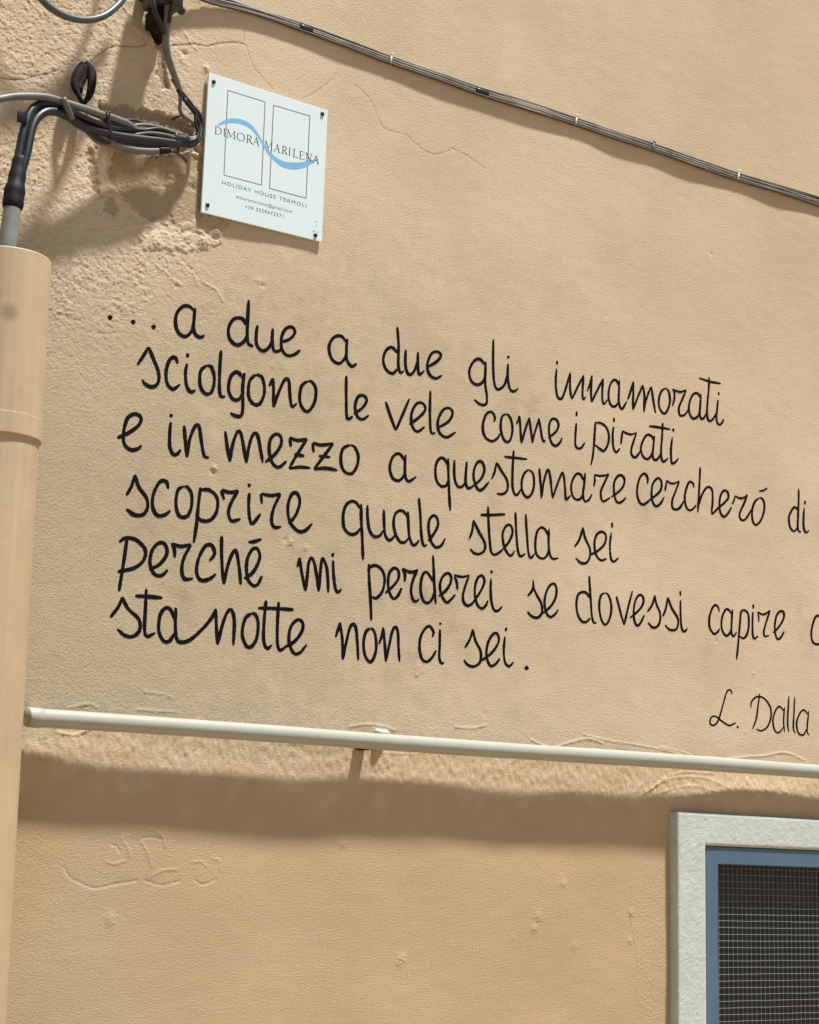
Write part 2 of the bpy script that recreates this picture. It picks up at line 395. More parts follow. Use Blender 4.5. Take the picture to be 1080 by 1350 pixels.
PEACH = smooth(930, 1080, PV-.03*PU+18*warp)*.85 + .30*smooth(120, 20, PU)
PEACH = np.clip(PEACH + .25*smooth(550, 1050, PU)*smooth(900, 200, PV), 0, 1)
for (u, v, a, ru, rv) in ((850, 668, .16, 14, 22), (908, 684, .14, 12, 16), (1058, 835, .12, 8, 45), (935, 870, .10, 9, 40), (555, 792, .18, 18, 26), (395, 735, .16, 14, 30), (404, 778, .12, 9, 24),
                          (575, 560, .10, 10, 30), (690, 555, .10, 30, 26), (190, 660, .12, 22, 60), (240, 790, .12, 16, 40), (545, 868, .20, 14, 12), (365, 690, .10, 14, 40), (640, 720, .10, 14, 40),
                          (265, 235, .22, 14, 45), (240, 262, .16, 22, 26), (205, 120, .20, 16, 40), (120, 135, .15, 22, 12), (750, 690, .08, 30, 50), (60, 945, .22, 40, 8), (485, 1000, .16, 14, 30)):
    GRIME = np.maximum(GRIME, a*np.exp(-((PU-u+4*warp)/ru)**2-((PV-v+5*mott)/rv)**2)*np.clip(1+.35*mott, .3, 1.6))
PALE = np.clip(PALE + rough_ul*(.35+.25*mott)*smooth(.1, .8, comb*.3+.4), 0, .8)

LIGHT_FALLOFF = .80*smooth(1050, 100, PU+50*warp)*smooth(1010, 930, PV-.05*PU+15*warp)*smooth(200, 560, PV+25*mott)+.35*smooth(700, 0, PU)*smooth(1000, 1250, PV+20*mott)  # painted light falloff: wall darkens to the left and lower left
LIGHT_FALLOFF = np.clip(LIGHT_FALLOFF*(.95+.06*mott), 0, .8)

def h_at(x, z):
    """how far the plaster stands out of y = 0 at (x, z)"""
    a = np.clip((np.asarray(x)-fx[0])/STEP, 0, NX-1.001); b = np.clip((np.asarray(z)-fz[0])/STEP, 0, NZ-1.001)
    i = a.astype(int); j = b.astype(int); s = a-i; t = b-j
    return (H[j, i]*(1-s)+H[j, i+1]*s)*(1-t)+(H[j+1, i]*(1-s)+H[j+1, i+1]*s)*t

# window opening (needed for the hole in the wall)
CAS_Y, FR_Y, SC_Y = -.017, -.0140, .006
cas0 = at(893.5, 1070, CAS_Y); fr0 = at(930, 1115.5, FR_Y); op0 = at(947, 1139.5, FR_Y)
CX0, CZ1 = cas0[0], cas0[2]; FX0, FZ1 = fr0[0], fr0[2]; OX0, OZ1 = op0[0], op0[2]
WID, HEI = .62, .80
CX1, CZ0 = CX0+WID, CZ1-HEI
FX1, FZ0 = CX1-(FX0-CX0), CZ0+(CZ1-FZ1); OX1, OZ0 = CX1-(OX0-CX0), CZ0+(CZ1-OZ1)

def build_wall():
    cx = np.concatenate([np.linspace(-3.0, fx[0]-.04, 60), fx, np.linspace(fx[-1]+.04, 6.5, 60)])
    cz = np.concatenate([np.linspace(-.02, fz[0]-.03, 40), fz, np.linspace(fz[-1]+.04, 6.2, 50)])
    ix = np.clip(np.searchsorted(fx, cx), 0, NX-1); iz = np.clip(np.searchsorted(fz, cz), 0, NZ-1)
    inx = (cx >= fx[0]-1e-6) & (cx <= fx[-1]+1e-6); inz = (cz >= fz[0]-1e-6) & (cz <= fz[-1]+1e-6)
    jx = np.where(inx, ix, (np.arange(len(cx))*37) % NX); jz = np.where(inz, iz, (np.arange(len(cz))*53) % NZ)
    far = .0006*large+.00006*mid
    inside = inz[:, None] & inx[None]
    hh = np.where(inside, H[np.ix_(iz, ix)], far[np.ix_(jz, jx)]*.6)
    nx, nz = len(cx), len(cz)
    XX, ZZ = np.meshgrid(cx, cz)
    co = np.stack([XX, -hh, ZZ], -1).reshape(-1, 3)
    def ext(a, v=0.): return np.where(inside, a[np.ix_(iz, ix)], v).reshape(-1)
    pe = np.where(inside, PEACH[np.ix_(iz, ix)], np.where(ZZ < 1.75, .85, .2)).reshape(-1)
    idx = np.arange(nx*nz).reshape(nz, nx)
    q = np.stack([idx[:-1, :-1], idx[:-1, 1:], idx[1:, 1:], idx[1:, :-1]], -1)
    xc = (cx[:-1]+cx[1:])/2; zc = (cz[:-1]+cz[1:])/2
    hole = ((zc[:, None] > OZ0-.010) & (zc[:, None] < OZ1+.010) & (xc[None] > OX0-.010) & (xc[None] < OX1+.010))
    q = q[~hole].reshape(-1, 4)
    n0 = len(co)                                                       # the back of the wall, 35 cm behind
    rim = [idx[0, :], idx[:, -1], idx[-1, ::-1], idx[::-1, 0]]
    ring = np.concatenate([r[:-1] for r in rim]); back = co[ring].copy(); back[:, 1] = .35
    co = np.vstack([co, back]); m = len(ring); k = np.arange(m); k2 = (k+1) % m
    q = np.vstack([q, np.stack([ring[k2], ring[k], n0+k, n0+k2], -1)])
    me = bpy.data.meshes.new('plaster_wall')
    me.vertices.add(len(co)); me.vertices.foreach_set('co', co.astype(np.float32).ravel())
    nq = len(q); me.loops.add(nq*4); me.loops.foreach_set('vertex_index', q.astype(np.int32).ravel())
    me.polygons.add(nq); me.polygons.foreach_set('loop_start', np.arange(0, nq*4, 4, dtype=np.int32))
    me.update(calc_edges=True)
    me.polygons.foreach_set('use_smooth', np.ones(nq, bool))
    for nm, arr in (('peach', pe), ('grime', ext(GRIME)), ('pale', ext(PALE)), ('raw', ext(RAW)), ('light_falloff', ext(LIGHT_FALLOFF))):
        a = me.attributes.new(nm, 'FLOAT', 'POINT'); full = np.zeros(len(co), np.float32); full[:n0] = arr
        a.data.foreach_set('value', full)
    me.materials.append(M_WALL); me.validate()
    o = bpy.data.objects.new('plaster_wall', me); C.objects.link(o)
    return tag(o, 'peach plaster house wall with cracked paint and six lines of black handwriting', 'wall')
wall = build_wall()

gm = MB(); gm.add([(-60, -60, 0), (60, -60, 0), (60, 40, 0), (-60, 40, 0)], [(0, 1, 2, 3)])
g = gm.build('ground', M_GROUND, smooth=False); g['kind'] = 'structure'

# ------------------------------------------------------------------ the handwriting, brushed on the wall
R_A = (120, 380, 3.6); R_B = (400, 400, 3.6); R_D = (140, 520, 3.6); R_E = (420, 560, 3.6); R_F = (130, 680, 3.6); R_G = (420, 700, 3.6)
N1 = (725, 465, 9); N2 = (840, 485, 9); N3 = (630, 530, 9); N4 = (745, 535, 6.75); N5 = (565, 590, 7.714); N6 = (690, 605, 7.714)
N7 = (830, 610, 9); N8 = (940, 620, 7.714); N9 = (440, 650, 6.75); N10 = (605, 660, 4.909); N11 = (380, 720, 6.75); N12 = (520, 720, 6.75)
N13 = (685, 740, 9); N14 = (800, 760, 9); N15 = (920, 770, 6.75); N16 = (425, 800, 6.75); N17 = (880, 760, 5.4)
TEXT = {
1: [(R_A, '''o 91,139 12|o 201,160 12|o 298,183 12
488,105 470,88 440,85 410,115 402,165 418,212 452,228 480,200 490,150|494,92 490,150 488,190 500,222 525,232 540,220
738,175 718,145 680,145 655,185 658,235 690,268 725,255 742,220|747,55 744,130 742,220 748,262 772,277
790,175 784,220 788,270 815,297 845,280 860,240|862,190 860,250 868,295 890,298 908,285
906,256 945,240 968,210 955,185 925,192 905,230 905,285 930,318 965,315 995,292'''),
 (R_B, '''207,185 180,155 145,162 123,205 135,262 170,285 200,255 208,215|210,165 205,220 208,270 230,298 255,285
450,235 420,208 392,225 380,270 395,315 425,332 448,310|446,110 453,200 452,290 462,328 480,318
487,218 486,290 500,335 525,325 545,270|545,228 545,290 552,335 578,318
592,300 635,275 655,245 635,228 608,240 590,290 600,335 630,355 662,340
864,290 838,263 810,275 790,320 800,368 830,385 858,365 866,320|867,275 865,380 873,440 868,478 840,478 812,455
904,168 902,290 908,380 925,408 955,385 970,330|i 974,248 972,262|971,285 970,350 980,405 1000,418 1020,402'''),
 (N1, '''i 80,95 82,140|75,190 65,300 68,430 85,520 115,548 145,530 185,420 215,310 237,235|237,235 235,400 245,500 258,552|258,552 310,440 365,330 398,265
398,265 388,400 385,500 395,555 425,520|440,460 475,370 500,265|500,265 488,420 490,540 495,590|495,590 530,510 590,390 632,305|632,305 622,450 625,560 645,608 685,555
820,390 795,335 765,322 725,360 700,450 700,550 730,625 775,635 815,590|825,320 822,450 818,560 830,640 858,665 890,620 912,575|925,555 960,450 990,340|990,340 990,480 985,600 985,680'''),
 (N2, '''-50,500 -10,390 30,290 65,200|65,200 85,320 80,450 77,530|77,530 100,400 140,280 168,220|168,220 185,350 205,480 216,540
335,240 285,280 255,380 265,480 315,545 360,490 385,390 370,280 335,240|415,245 435,290 435,370 412,455|418,255 470,280 520,285 578,260|575,265 530,370 490,470 495,550 525,570 570,545 602,490
742,360 725,320 690,300 645,330 610,430 610,520 640,590 680,600 715,570 735,510|750,305 742,430 735,540 750,600 785,595 818,530
852,105 845,250 830,400 822,530 835,610 862,632 900,600 940,520|728,122 800,145 880,168 995,187|i 963,288 966,325|955,375 945,480 935,570 945,650 975,675 1005,650 1022,605''')],
2: [(R_A, '''220,365 250,320 275,278|275,278 295,330 322,400 318,450 290,468 258,455 243,433|415,358 400,328 375,340 358,390 362,450 390,478 425,455
i 461,308 459,328|458,355 450,400 455,460 475,492 498,482|550,365 522,395 520,460 545,500 575,490 588,430 575,375 550,365|619,292 614,380 612,480 620,513 640,513
724,425 695,397 665,420 655,480 675,525 705,525 724,490|730,400 722,470 722,570 712,605 685,605 662,590|785,408 755,440 750,510 775,550 805,545 825,490 815,425 785,408
848,465 865,425|865,425 868,480 868,565|868,565 890,500 920,435 940,440 945,500 955,560 980,545|1030,440 1000,465 992,530 1010,575 1035,582 1062,540 1068,480 1050,445 1030,440'''),
 (R_B, '''204,342 203,440 205,530 215,548 235,535|238,525 280,495 300,460 285,437 258,445 245,490 255,535 280,550 312,530
390,465 415,540 438,603|438,603 470,530 505,450|503,575 550,540 580,505 570,475 540,475 515,520 515,575 540,608 578,585|605,412 602,520 605,600 615,618 628,610
640,590 690,560 710,520 695,497 665,505 640,555 645,610 680,635 725,610'''),
 (N3, '''190,235 205,195 185,135 145,115 100,150 65,250 65,350 100,430 170,465 230,430 270,365|335,140 290,170 270,270 280,370 310,450 350,475 385,440 408,330 395,220 365,160 335,140
450,265 475,220 490,160|490,160 500,300 505,420 510,490|510,490 545,370 580,260 605,180|605,180 620,300 635,420 642,485|642,485 665,380 700,270 720,190|720,190 740,320 755,420 775,472 800,450
825,425 880,390 930,340 952,270 930,215 885,200 850,240 838,330 850,430 880,500 925,520 970,480 997,420'''),
 (N4, '''i 100,48 100,93|97,150 90,260 88,340 105,375 140,375 175,325|270,140 262,240 255,350 245,450 230,530|275,150 320,155 365,190 388,260 380,340 345,400 310,385 262,345
i 434,106 435,143|430,185 422,270 428,370 450,412 470,400 485,375|495,345 502,280 510,222|510,222 545,245 590,255 635,238|635,238 605,320 585,400 595,445 620,460 650,430 668,395
782,310 765,270 725,260 690,310 670,380 690,450 730,475 765,440 780,390|790,265 780,370 775,450 800,485 830,460 852,410|865,150 858,280 850,400 855,470 875,497 915,465|742,180 830,193 935,210
i 958,203 960,230|950,280 940,370 940,450 950,512 980,500 1010,462''')],
3: [(R_D, '''50,208 110,180 155,145 165,110 135,93 100,115 82,180 85,235 115,263 150,258 168,240|i 310,92 307,108|307,130 302,190 303,250 320,285 340,280 355,260
370,145 376,220 383,300|383,300 395,220 420,155 440,150 450,210 465,290 490,300|565,172 575,250 587,320|587,320 600,240 622,180 640,185 655,260 665,325|665,325 680,240 700,188 720,195 735,270 745,325
755,322 800,285 830,240 830,200 805,188 780,215 775,270 790,325 820,345 858,315|873,205 878,250|870,203 910,218 955,210|955,210 910,280 868,352|868,352 920,345 970,350|893,283 942,292
980,230 985,275|980,228 1020,240 1078,232|1078,232 1035,290 985,355|985,355 1040,350 1097,360|1008,292 1065,298'''),
 (R_E, '''150,95 115,115 105,170 120,220 155,232 180,200 188,150 172,108 150,95|412,175 385,138 355,150 338,200 350,250 380,265 405,240 412,195|414,140 410,200 413,250 430,268 465,245'''),
 (N5, '''197,180 165,120 125,105 85,150 70,240 85,340 130,392 180,385 200,330|200,105 203,250 208,400 215,550 222,645|265,125 262,230 270,330 300,395 345,395 380,340|390,140 382,250 378,350 395,405 425,410 468,378
470,375 510,345 550,290 568,220 550,155 510,142 475,190 458,280 475,370 505,425 540,430 580,390 617,345|640,325 670,250 690,150|690,150 740,240 790,320 805,400 785,455 740,475 690,467
862,28 855,150 850,280 852,400 875,475 905,475 942,415|765,93 850,103 1000,120'''),
 (N6, '''50,107 5,150 -20,230 -15,320 15,375 50,390 90,340 108,250 95,150 50,107|160,95 170,200 180,300 185,400|185,400 205,250 235,130 255,115 275,190 290,310 302,400|302,400 340,280 380,170 402,128|402,128 420,220 430,330 440,410 488,368
615,220 585,160 545,152 510,200 490,280 505,370 545,412 590,400 614,340|630,140 622,250 612,360 630,428 670,415 705,355|718,280 728,220 722,160|722,160 780,172 830,168 870,152|870,152 830,230 792,330 800,410 825,430 860,410 890,390
895,385 950,350 1010,290 1030,220 1005,170 960,175 925,240 925,340 945,420 975,445 1010,430 1050,388'''),
 (N7, '''210,250 215,200 195,145 160,132 120,180 92,290 95,390 125,470 165,495 210,470 265,420|265,420 320,380 370,320 378,240 355,190 320,190 275,250 262,350 270,440 300,505 340,510 385,460 410,405
420,335 430,270 440,205|440,205 475,240 530,245 590,215|590,215 550,330 508,440 510,530 545,555 590,540 625,490 650,440|765,300 755,250 720,225 690,260 660,360 655,440 675,530 715,565 755,545 790,500
838,50 832,200 822,380 815,500 808,595|815,520 850,400 900,310 945,288 980,330 985,450 975,560 975,615|975,615 1010,580 1050,540'''),
 (N8, '''0,440 50,385 110,335 155,280 150,225 115,205 80,250 65,340 75,430 110,472 150,440 190,372|195,345 215,300 225,255|225,255 260,280 310,280 350,245|350,245 315,340 275,430 278,490 310,508 345,480 397,388
470,280 425,320 398,410 405,510 435,555 480,520 515,430 520,340 500,290 470,280|460,212 510,205 550,180|860,405 825,375 790,420 770,490 785,580 825,620 858,580|865,185 865,320 862,480 862,590 880,625 900,622
i 930,312 930,350|922,380 918,480 922,580 945,632 980,610''')],
4: [(R_D, '''95,480 120,435 135,380|135,380 155,440 190,490 197,535 175,570 135,572 95,543|295,450 285,415 255,415 225,470 220,530 240,572 275,573 305,550|370,435 340,455 330,520 345,575 380,580 402,540 405,480 390,445 370,435
447,440 437,520 428,610 415,705|450,452 490,455 525,490 525,550 495,595 450,598 422,565|545,455 560,500|545,453 590,465 628,455|628,455 595,510 580,560 595,600 640,590|i 680,423 679,440|680,465 677,530 682,590 695,613 735,565
735,470 740,520|735,470 785,480 828,470|828,470 795,540 785,600 800,630 832,628|865,615 900,570 918,510 905,470 880,475 862,530 870,600 905,645 940,648 978,612'''),
 (N9, '''234,140 195,85 150,75 105,110 80,200 90,310 140,365 195,360 236,310|240,95 242,250 252,420 260,595|295,105 298,220 315,330 355,385 405,380 440,330|443,145 445,260 455,370 490,420 525,400 548,365
658,220 620,165 575,160 540,200 530,280 550,370 590,435 635,435 668,390|658,160 662,280 672,390 700,460 730,455 760,415|757,42 770,200 775,340 790,450 810,472 828,455
840,430 890,360 925,290 920,225 885,200 850,240 842,320 860,420 900,480 945,475 975,435 988,400'''),
 (N10, '''65,248 85,195 93,125|93,125 130,205 165,270 165,320 130,345 95,338 70,310|188,35 192,150 200,270 212,340 245,345 285,315|137,92 220,92 302,88|285,315 325,265 348,205 335,160 305,165 283,220 295,300 325,352 345,350 362,322
366,75 372,200 382,320 400,360 432,340|433,85 440,200 450,330 465,370 492,342|582,235 560,185 530,175 505,210 495,290 505,350 540,375 570,355 584,310|585,180 582,280 590,350 610,377 645,370
750,300 785,245 805,170|805,170 820,240 850,310 848,365 825,402 790,402 755,370|850,350 900,325 945,280 955,225 930,200 895,220 880,280 890,350 920,385 958,375|i 995,142 996,174|990,205 980,290 985,370 1003,395 1035,370''')],
5: [(R_F, '''137,98 120,220 97,360|97,125 130,105 180,115 222,160 215,210 175,245 120,260 90,265|240,255 290,230 325,180 315,135 285,130 255,165 245,225 265,275 300,283 330,255|345,130 360,160 362,200|345,130 390,145 438,135|438,135 405,200 395,260 410,300 450,297
525,215 550,180 535,140 505,145 475,200 465,265 485,305 525,300 558,275|583,95 583,180 588,260 595,325|595,325 615,230 640,170 655,175 668,250 675,328|690,300 735,265 765,200 755,158 730,160 705,210 705,290 730,330 755,325 775,285|710,125 740,122 775,110'''),
 (N11, '''78,190 90,140 97,100|97,100 115,220 135,330 150,400|150,400 165,280 180,150 205,105 230,150 250,260 268,405|268,405 280,270 295,130 310,115 340,190 350,290 353,415|i 395,60 394,95|397,125 400,220 410,330 425,395 450,405 472,378
716,155 722,300 735,480 742,660|705,220 740,180 790,175 840,220 860,300 840,400 790,460 742,452|865,418 930,360 980,290 980,220 945,195 905,230 890,310 900,400 935,465 975,445 1012,370'''),
 (N12, '''68,205 92,250 92,320|65,198 120,225 165,230 205,205|205,205 165,300 148,390 165,470 190,492 222,470|345,320 300,245 265,235 240,290 232,390 255,480 295,505 335,470 354,400|340,78 348,220 355,370 368,515
390,445 450,400 495,330 500,270 470,240 425,275 402,350 420,440 460,500 495,480 540,430|530,265 550,320 557,390|525,255 580,272 620,272 662,258|662,258 625,360 605,450 620,510 655,530 690,510 715,475
712,480 765,400 798,320 785,270 750,270 720,330 712,430 735,520 775,555 810,530 832,480|i 865,215 862,245|858,285 855,380 862,490 885,565 920,575 960,535'''),
 (N13, '''90,415 140,355 160,300 157,220|160,310 200,400 250,490 265,580 245,640 200,670 140,650 88,595|260,620 320,580 390,500 430,400 430,300 395,265 345,300 305,390 292,500 315,610 360,660 415,630 457,570
828,430 790,375 740,365 690,400 672,500 685,620 730,705 785,720 840,670|825,170 833,320 845,520 855,650 880,730 915,725|1000,375 960,410 940,520 955,650 985,730 1020,750 1060,690 1085,560 1065,440 1035,385 1000,375'''),
 (N14, '''108,235 150,400 200,580|200,580 245,380 302,168|268,492 340,435 410,360 435,280 415,225 375,225 335,290 315,400 320,510 350,580 390,560 445,455|480,420 540,330 568,220|568,220 590,330 630,430 630,530 600,590 545,605 485,545
662,475 700,380 723,245|723,245 770,370 835,480 848,550 825,625 765,635 720,610 690,570|i 872,172 874,228|875,280 875,420 880,540 895,630 925,652 960,612'''),
 (N15, '''190,250 180,205 150,188 120,230 100,310 105,390 140,442 170,430 195,395|304,265 270,225 240,235 212,310 212,400 245,458 280,440 303,380|310,222 300,330 298,430 318,465 345,425|380,290 370,400 360,520 345,675|378,320 385,250 415,232 450,265 455,360 440,440 410,482 372,465
i 497,180 498,215|493,245 488,350 490,450 505,485 540,460|545,340 545,290 535,245|538,245 580,270 620,255 648,230|648,230 615,330 590,420 600,465 640,455|670,435 720,385 765,310 768,255 740,240 705,280 688,370 695,450 715,490 745,470 772,420
1122,330 1110,300 1080,283 1050,290 1025,350 1008,440 1020,510 1050,535 1085,530 1115,510''')],
6: [(R_F, '''55,483 95,430 112,385|112,385 140,440 190,490 195,540 165,572 125,568 88,537|227,345 222,450 218,540 230,572 270,555|173,380 230,383 305,390|364,500 345,450 320,437 293,470 285,540 305,590 335,595 362,555|367,435 365,530 372,585 395,600 440,585 500,530 540,480 557,440
557,440 560,520 565,612|565,612 585,530 610,460 632,448 645,500 640,615|725,462 695,490 682,560 700,615 725,620 750,580 757,510 745,470 725,462|794,400 785,500 783,590 800,630 822,612|853,408 848,500 848,600 860,637 885,625|755,438 830,440 925,446
880,625 930,595 965,545 965,505 940,495 910,530 903,595 925,650 955,650 988,610'''),
 (N16, '''118,270 140,200 155,138|155,138 175,260 182,370 182,470|182,470 210,330 245,190 275,155 300,190 312,310 320,475|430,190 390,220 368,320 380,430 420,488 455,460 480,370 475,260 455,205 430,190|505,330 530,260 545,180|545,180 555,300 562,400 565,490
565,490 595,350 625,220 655,178 675,230 680,360 688,490|980,270 992,225 960,175 925,185 880,260 868,370 890,465 935,488 980,450 1018,385'''),
 (R_G, '''i 579,434 578,445|577,465 577,540 575,600 585,628 598,622|695,555 720,510 732,465|732,465 745,520 770,570 768,620 740,642 710,635 690,610|775,615 825,575 855,525 850,490 830,488 805,530 798,590 815,638 840,632 862,603
i 891,457 889,475|885,500 880,560 885,620 905,642 928,620|o 989,650 11''')],
7: [(N17, '''465,840 455,810 430,815 410,870 385,960 360,1030 330,1060 305,1045 312,1005 345,995 390,1030 440,1060 488,1040|o 500,1072 9|657,832 645,920 630,1020 602,1088|595,935 600,890 640,855 690,870 730,930 735,1000 710,1070 665,1098 630,1085
828,960 795,925 765,960 748,1030 765,1100 795,1108 824,1070|830,930 825,1030 832,1108|862,850 855,980 855,1070 865,1108|903,858 898,980 895,1080 910,1115|1002,985 970,950 940,975 918,1040 930,1110 965,1128 993,1080|1005,955 995,1060 995,1110 1012,1130''')],
}

def pen(u, sig):
    w = np.interp(u, [150, 330, 500, 750, 1080], [4.9, 4.5, 3.9, 3.05, 2.7])
    return w*(.78 if sig else 1.0)

class Paint:
    """ribbons of paint that follow the plaster, 0.5 mm thick at most"""
    def __init__(self): self.v = []; self.f = []; self.k = 0
    def lay(self, grid):
        m, n = grid.shape[:2]; p = at_arr(grid.reshape(-1, 2))
        y = -h_at(p[:, 0], p[:, 2])-.00022-.00002*(self.k % 9); self.k += 1
        b = len(self.v); self.v.extend(zip(p[:, 0], y, p[:, 2]))
        self.f.extend((b+i*n+j, b+i*n+j+1, b+(i+1)*n+j+1, b+(i+1)*n+j) for i in range(m-1) for j in range(n-1))
    def stroke(self, px, sig=False, thick=1.0):
        c = spline(px, step=1.1); m = len(c)
        t = np.gradient(c, axis=0); t /= np.linalg.norm(t, axis=1)[:, None]+1e-9; nn = np.stack([-t[:, 1], t[:, 0]], 1)
        s = np.arange(m)*1.1; e = s[-1]
        hw = pen(c[:, 0], sig)*.5*thick
        tz = rng.uniform(.55, .8), rng.uniform(.5, .75)
        hw = hw*np.minimum(1, tz[0]+(1-tz[0])*s/7)*np.minimum(1, tz[1]+(1-tz[1])*(e-s)/8)
        ph = rng.uniform(0, 6.28, 3)
        hw *= 1+.07*np.sin(s/9+ph[0])+.04*np.sin(s/3.7+ph[1])+.05*rng.standard_normal(m)
        hw *= 1+.13*np.abs(t[:, 0])**2                                # a flat brush: fuller where it runs sideways
        if thick == 1.0:
            cap0 = np.sqrt(np.clip(1-(1-np.clip(s/np.maximum(hw[0], .5), 0, 1))**2, 0.02, 1)); cap1 = np.sqrt(np.clip(1-(1-np.clip((e-s)/np.maximum(hw[-1], .5), 0, 1))**2, 0.02, 1))
            hw = hw*cap0*cap1
        k = np.linspace(-1, 1, 5)
        self.lay(c[:, None]+nn[:, None]*(hw[:, None]*k[None])[:, :, None])
    def dot(self, u, v, r):
        a = np.linspace(0, 2*math.pi, 21); rr = r*(1+.10*np.sin(4*a+.6)+.06*np.sin(3*a+v)); q = np.array([0.03, .5, 1.0])
        self.lay(np.stack([u+np.cos(a)[:, None]*rr[:, None]*q, v+np.sin(a)[:, None]*rr[:, None]*q], -1))

LINES = {1: 'first line of the handwriting, starting with three dots', 2: 'second line of the handwriting, below the dotted line', 3: 'longest handwritten line, third from the top',
         4: 'fourth line of the handwriting', 5: 'fifth line of the handwriting, reaching the right edge', 6: 'last line of the verse, ending in a full stop', 7: 'small thin signature below the verse at right'}
for ln, groups in TEXT.items():
    P = Paint()
    for (ox, oy, sc), txt in groups:
        for item in txt.replace('\n', '|').split('|'):
            w = item.split()
            if not w: continue
            kind = w.pop(0) if w[0] in 'oi' else 's'
            if kind == 'o':
                x, y = map(float, w[0].split(',')); P.dot(ox+x/sc, oy+y/sc, float(w[1])/sc*.95); continue
            pts = [tuple(map(float, q.split(','))) for q in w]
            pts = [(ox+x/sc, oy+y/sc) for x, y in pts]
            P.stroke(pts, ln == 7, 1.0 if kind == 's' else .98)
    o = mesh_obj('lettering', P.v, P.f, M_INK, wall); tag(o, LINES[ln])

# ------------------------------------------------------------------ drainpipe on the left
DR, DY = .055, -.075
def pipe_axis(u, v, r, y):
    d = at(u, v, 0)-CAM; d2 = np.array([d[0], d[1]]); d2 /= np.linalg.norm(d2)
    # axis (x, y): signed distance to the sight line = r, axis on the left of it
    nrm = np.array([d2[1], -d2[0]])                       # points right
    return CAM[0]+(-r-(y-CAM[1])*nrm[1])/nrm[0]
DX = .5*(pipe_axis(67, 345, DR, DY)+pipe_axis(56.5, 570, DR, DY))
zr = lambda v: at(56, v, DY)[2]
ZT, ZC1, ZC0 = at(30, 327, DY-DR)[2], zr(566), zr(592)
dp = thing('drainpipe', 'beige painted drainpipe standing upright at the left edge of the wall', 'drainpipe', (DX, DY, 0))
def crisp(prof):
    """repeat the corners a hair apart so that smooth shading keeps their edges"""
    out = [prof[0]]
    for p, q in zip(prof[:-1], prof[1:]):
        L = math.hypot(q[0]-p[0], q[1]-p[1]); k = min(.0004, .3*L)/L
        out += [(p[0]+(q[0]-p[0])*k, p[1]+(q[1]-p[1])*k), (q[0]-(q[0]-p[0])*k, q[1]-(q[1]-p[1])*k), q]
    return out
b = MB(); b.lathe(crisp([(DR-.004, ZC1+.1), (DR-.004, ZT-.0006), (DR-.0034, ZT), (DR-.0008, ZT), (DR, ZT-.0010), (DR, ZC1-.002)]), DX, DY, 96); b.build('pipe_socket', M_DRAIN, dp)
b = MB(); b.lathe(crisp([(DR-.001, ZC1+.0022), (DR+.0007, ZC1+.0016), (DR+.0008, ZC0+.001), (DR+.0002, ZC0), (DR-.0035, ZC0-.0003)]), DX, DY, 96); b.build('collar', M_DRAIN, dp)
b = MB(); b.lathe(crisp([(DR-.0022, ZC1), (DR-.0022, .03), (DR-.006, .03)]), DX, DY, 96); b.build('pipe_shaft', M_DRAIN, dp)
# ------------------------------------------------------------------ grey conduit coming out of the drainpipe, with its tape
con = thing('conduit', 'grey plastic conduit rising out of the drainpipe, wrapped in black tape', 'conduit', (DX, DY, ZT-.25))
c0 = at(4, 372, -.078); c1 = at(10, 322, -.078); c2 = at(17, 270, -.076); c3 = at(20, 248, -.073)
b = MB(); b.tube(spline([c0+(c0-c1)*2, c0, c1, c2, c3], .008), .0108, 20); b.build('tube', M_GREY, con)
tp = spline([at(16.5, 276, -.076), at(18, 262, -.075), at(20.5, 246, -.073), at(24, 226, -.070), at(27, 208, -.068)], .004)
rr = np.interp(np.linspace(0, 1, len(tp)), [0, .1, .35, .5, .75, 1], [.0115, .0128, .0128, .0108, .0100, .0085])*(1+.03*np.sin(np.arange(len(tp))*1.3))
b = MB(); b.tube(tp, rr, 18); b.build('tape', M_TAPE, con)

# ------------------------------------------------------------------ tangle of cables beside the sign
def cable(name, px, ys, rad, m, parent=None, jit=0.0, taper=None):
    pts = cable_pts(px, ys); n = len(pts)
    if jit:
        r = np.random.default_rng(abs(hash((len(px), round(px[0][0]), round(px[0][1])))) % 9999)
        k = np.arange(n); pts += np.stack([jit*np.interp(k, np.arange(0, n+8, 8), r.standard_normal(len(np.arange(0, n+8, 8)))) for _ in range(3)], 1)
    rad_a = np.full(n, rad)
    if taper: rad_a = np.interp(np.linspace(0, 1, n), *taper)
    b = MB(); b.tube(pts, rad_a, 12)
    return b.build(name, m, parent)

hose = cable('cable', [(-700, 330), (-420, 245), (-200, 170), (-60, 140), (-20, 133), (0, 130.5), (18, 127.5), (44, 126.8), (67, 129.3), (86, 135.5), (107, 142), (128, 149), (150, 156), (168, 163), (180, 172)],
             [.04, .06, .075, .075, .072, .07, .068, .065, .062, .058, .053, .048, .043, .038, .034], .0047, M_PALEGREY)
tag(hose, 'pale grey thick cable entering from the left along the top of the cable tangle', 'cable')

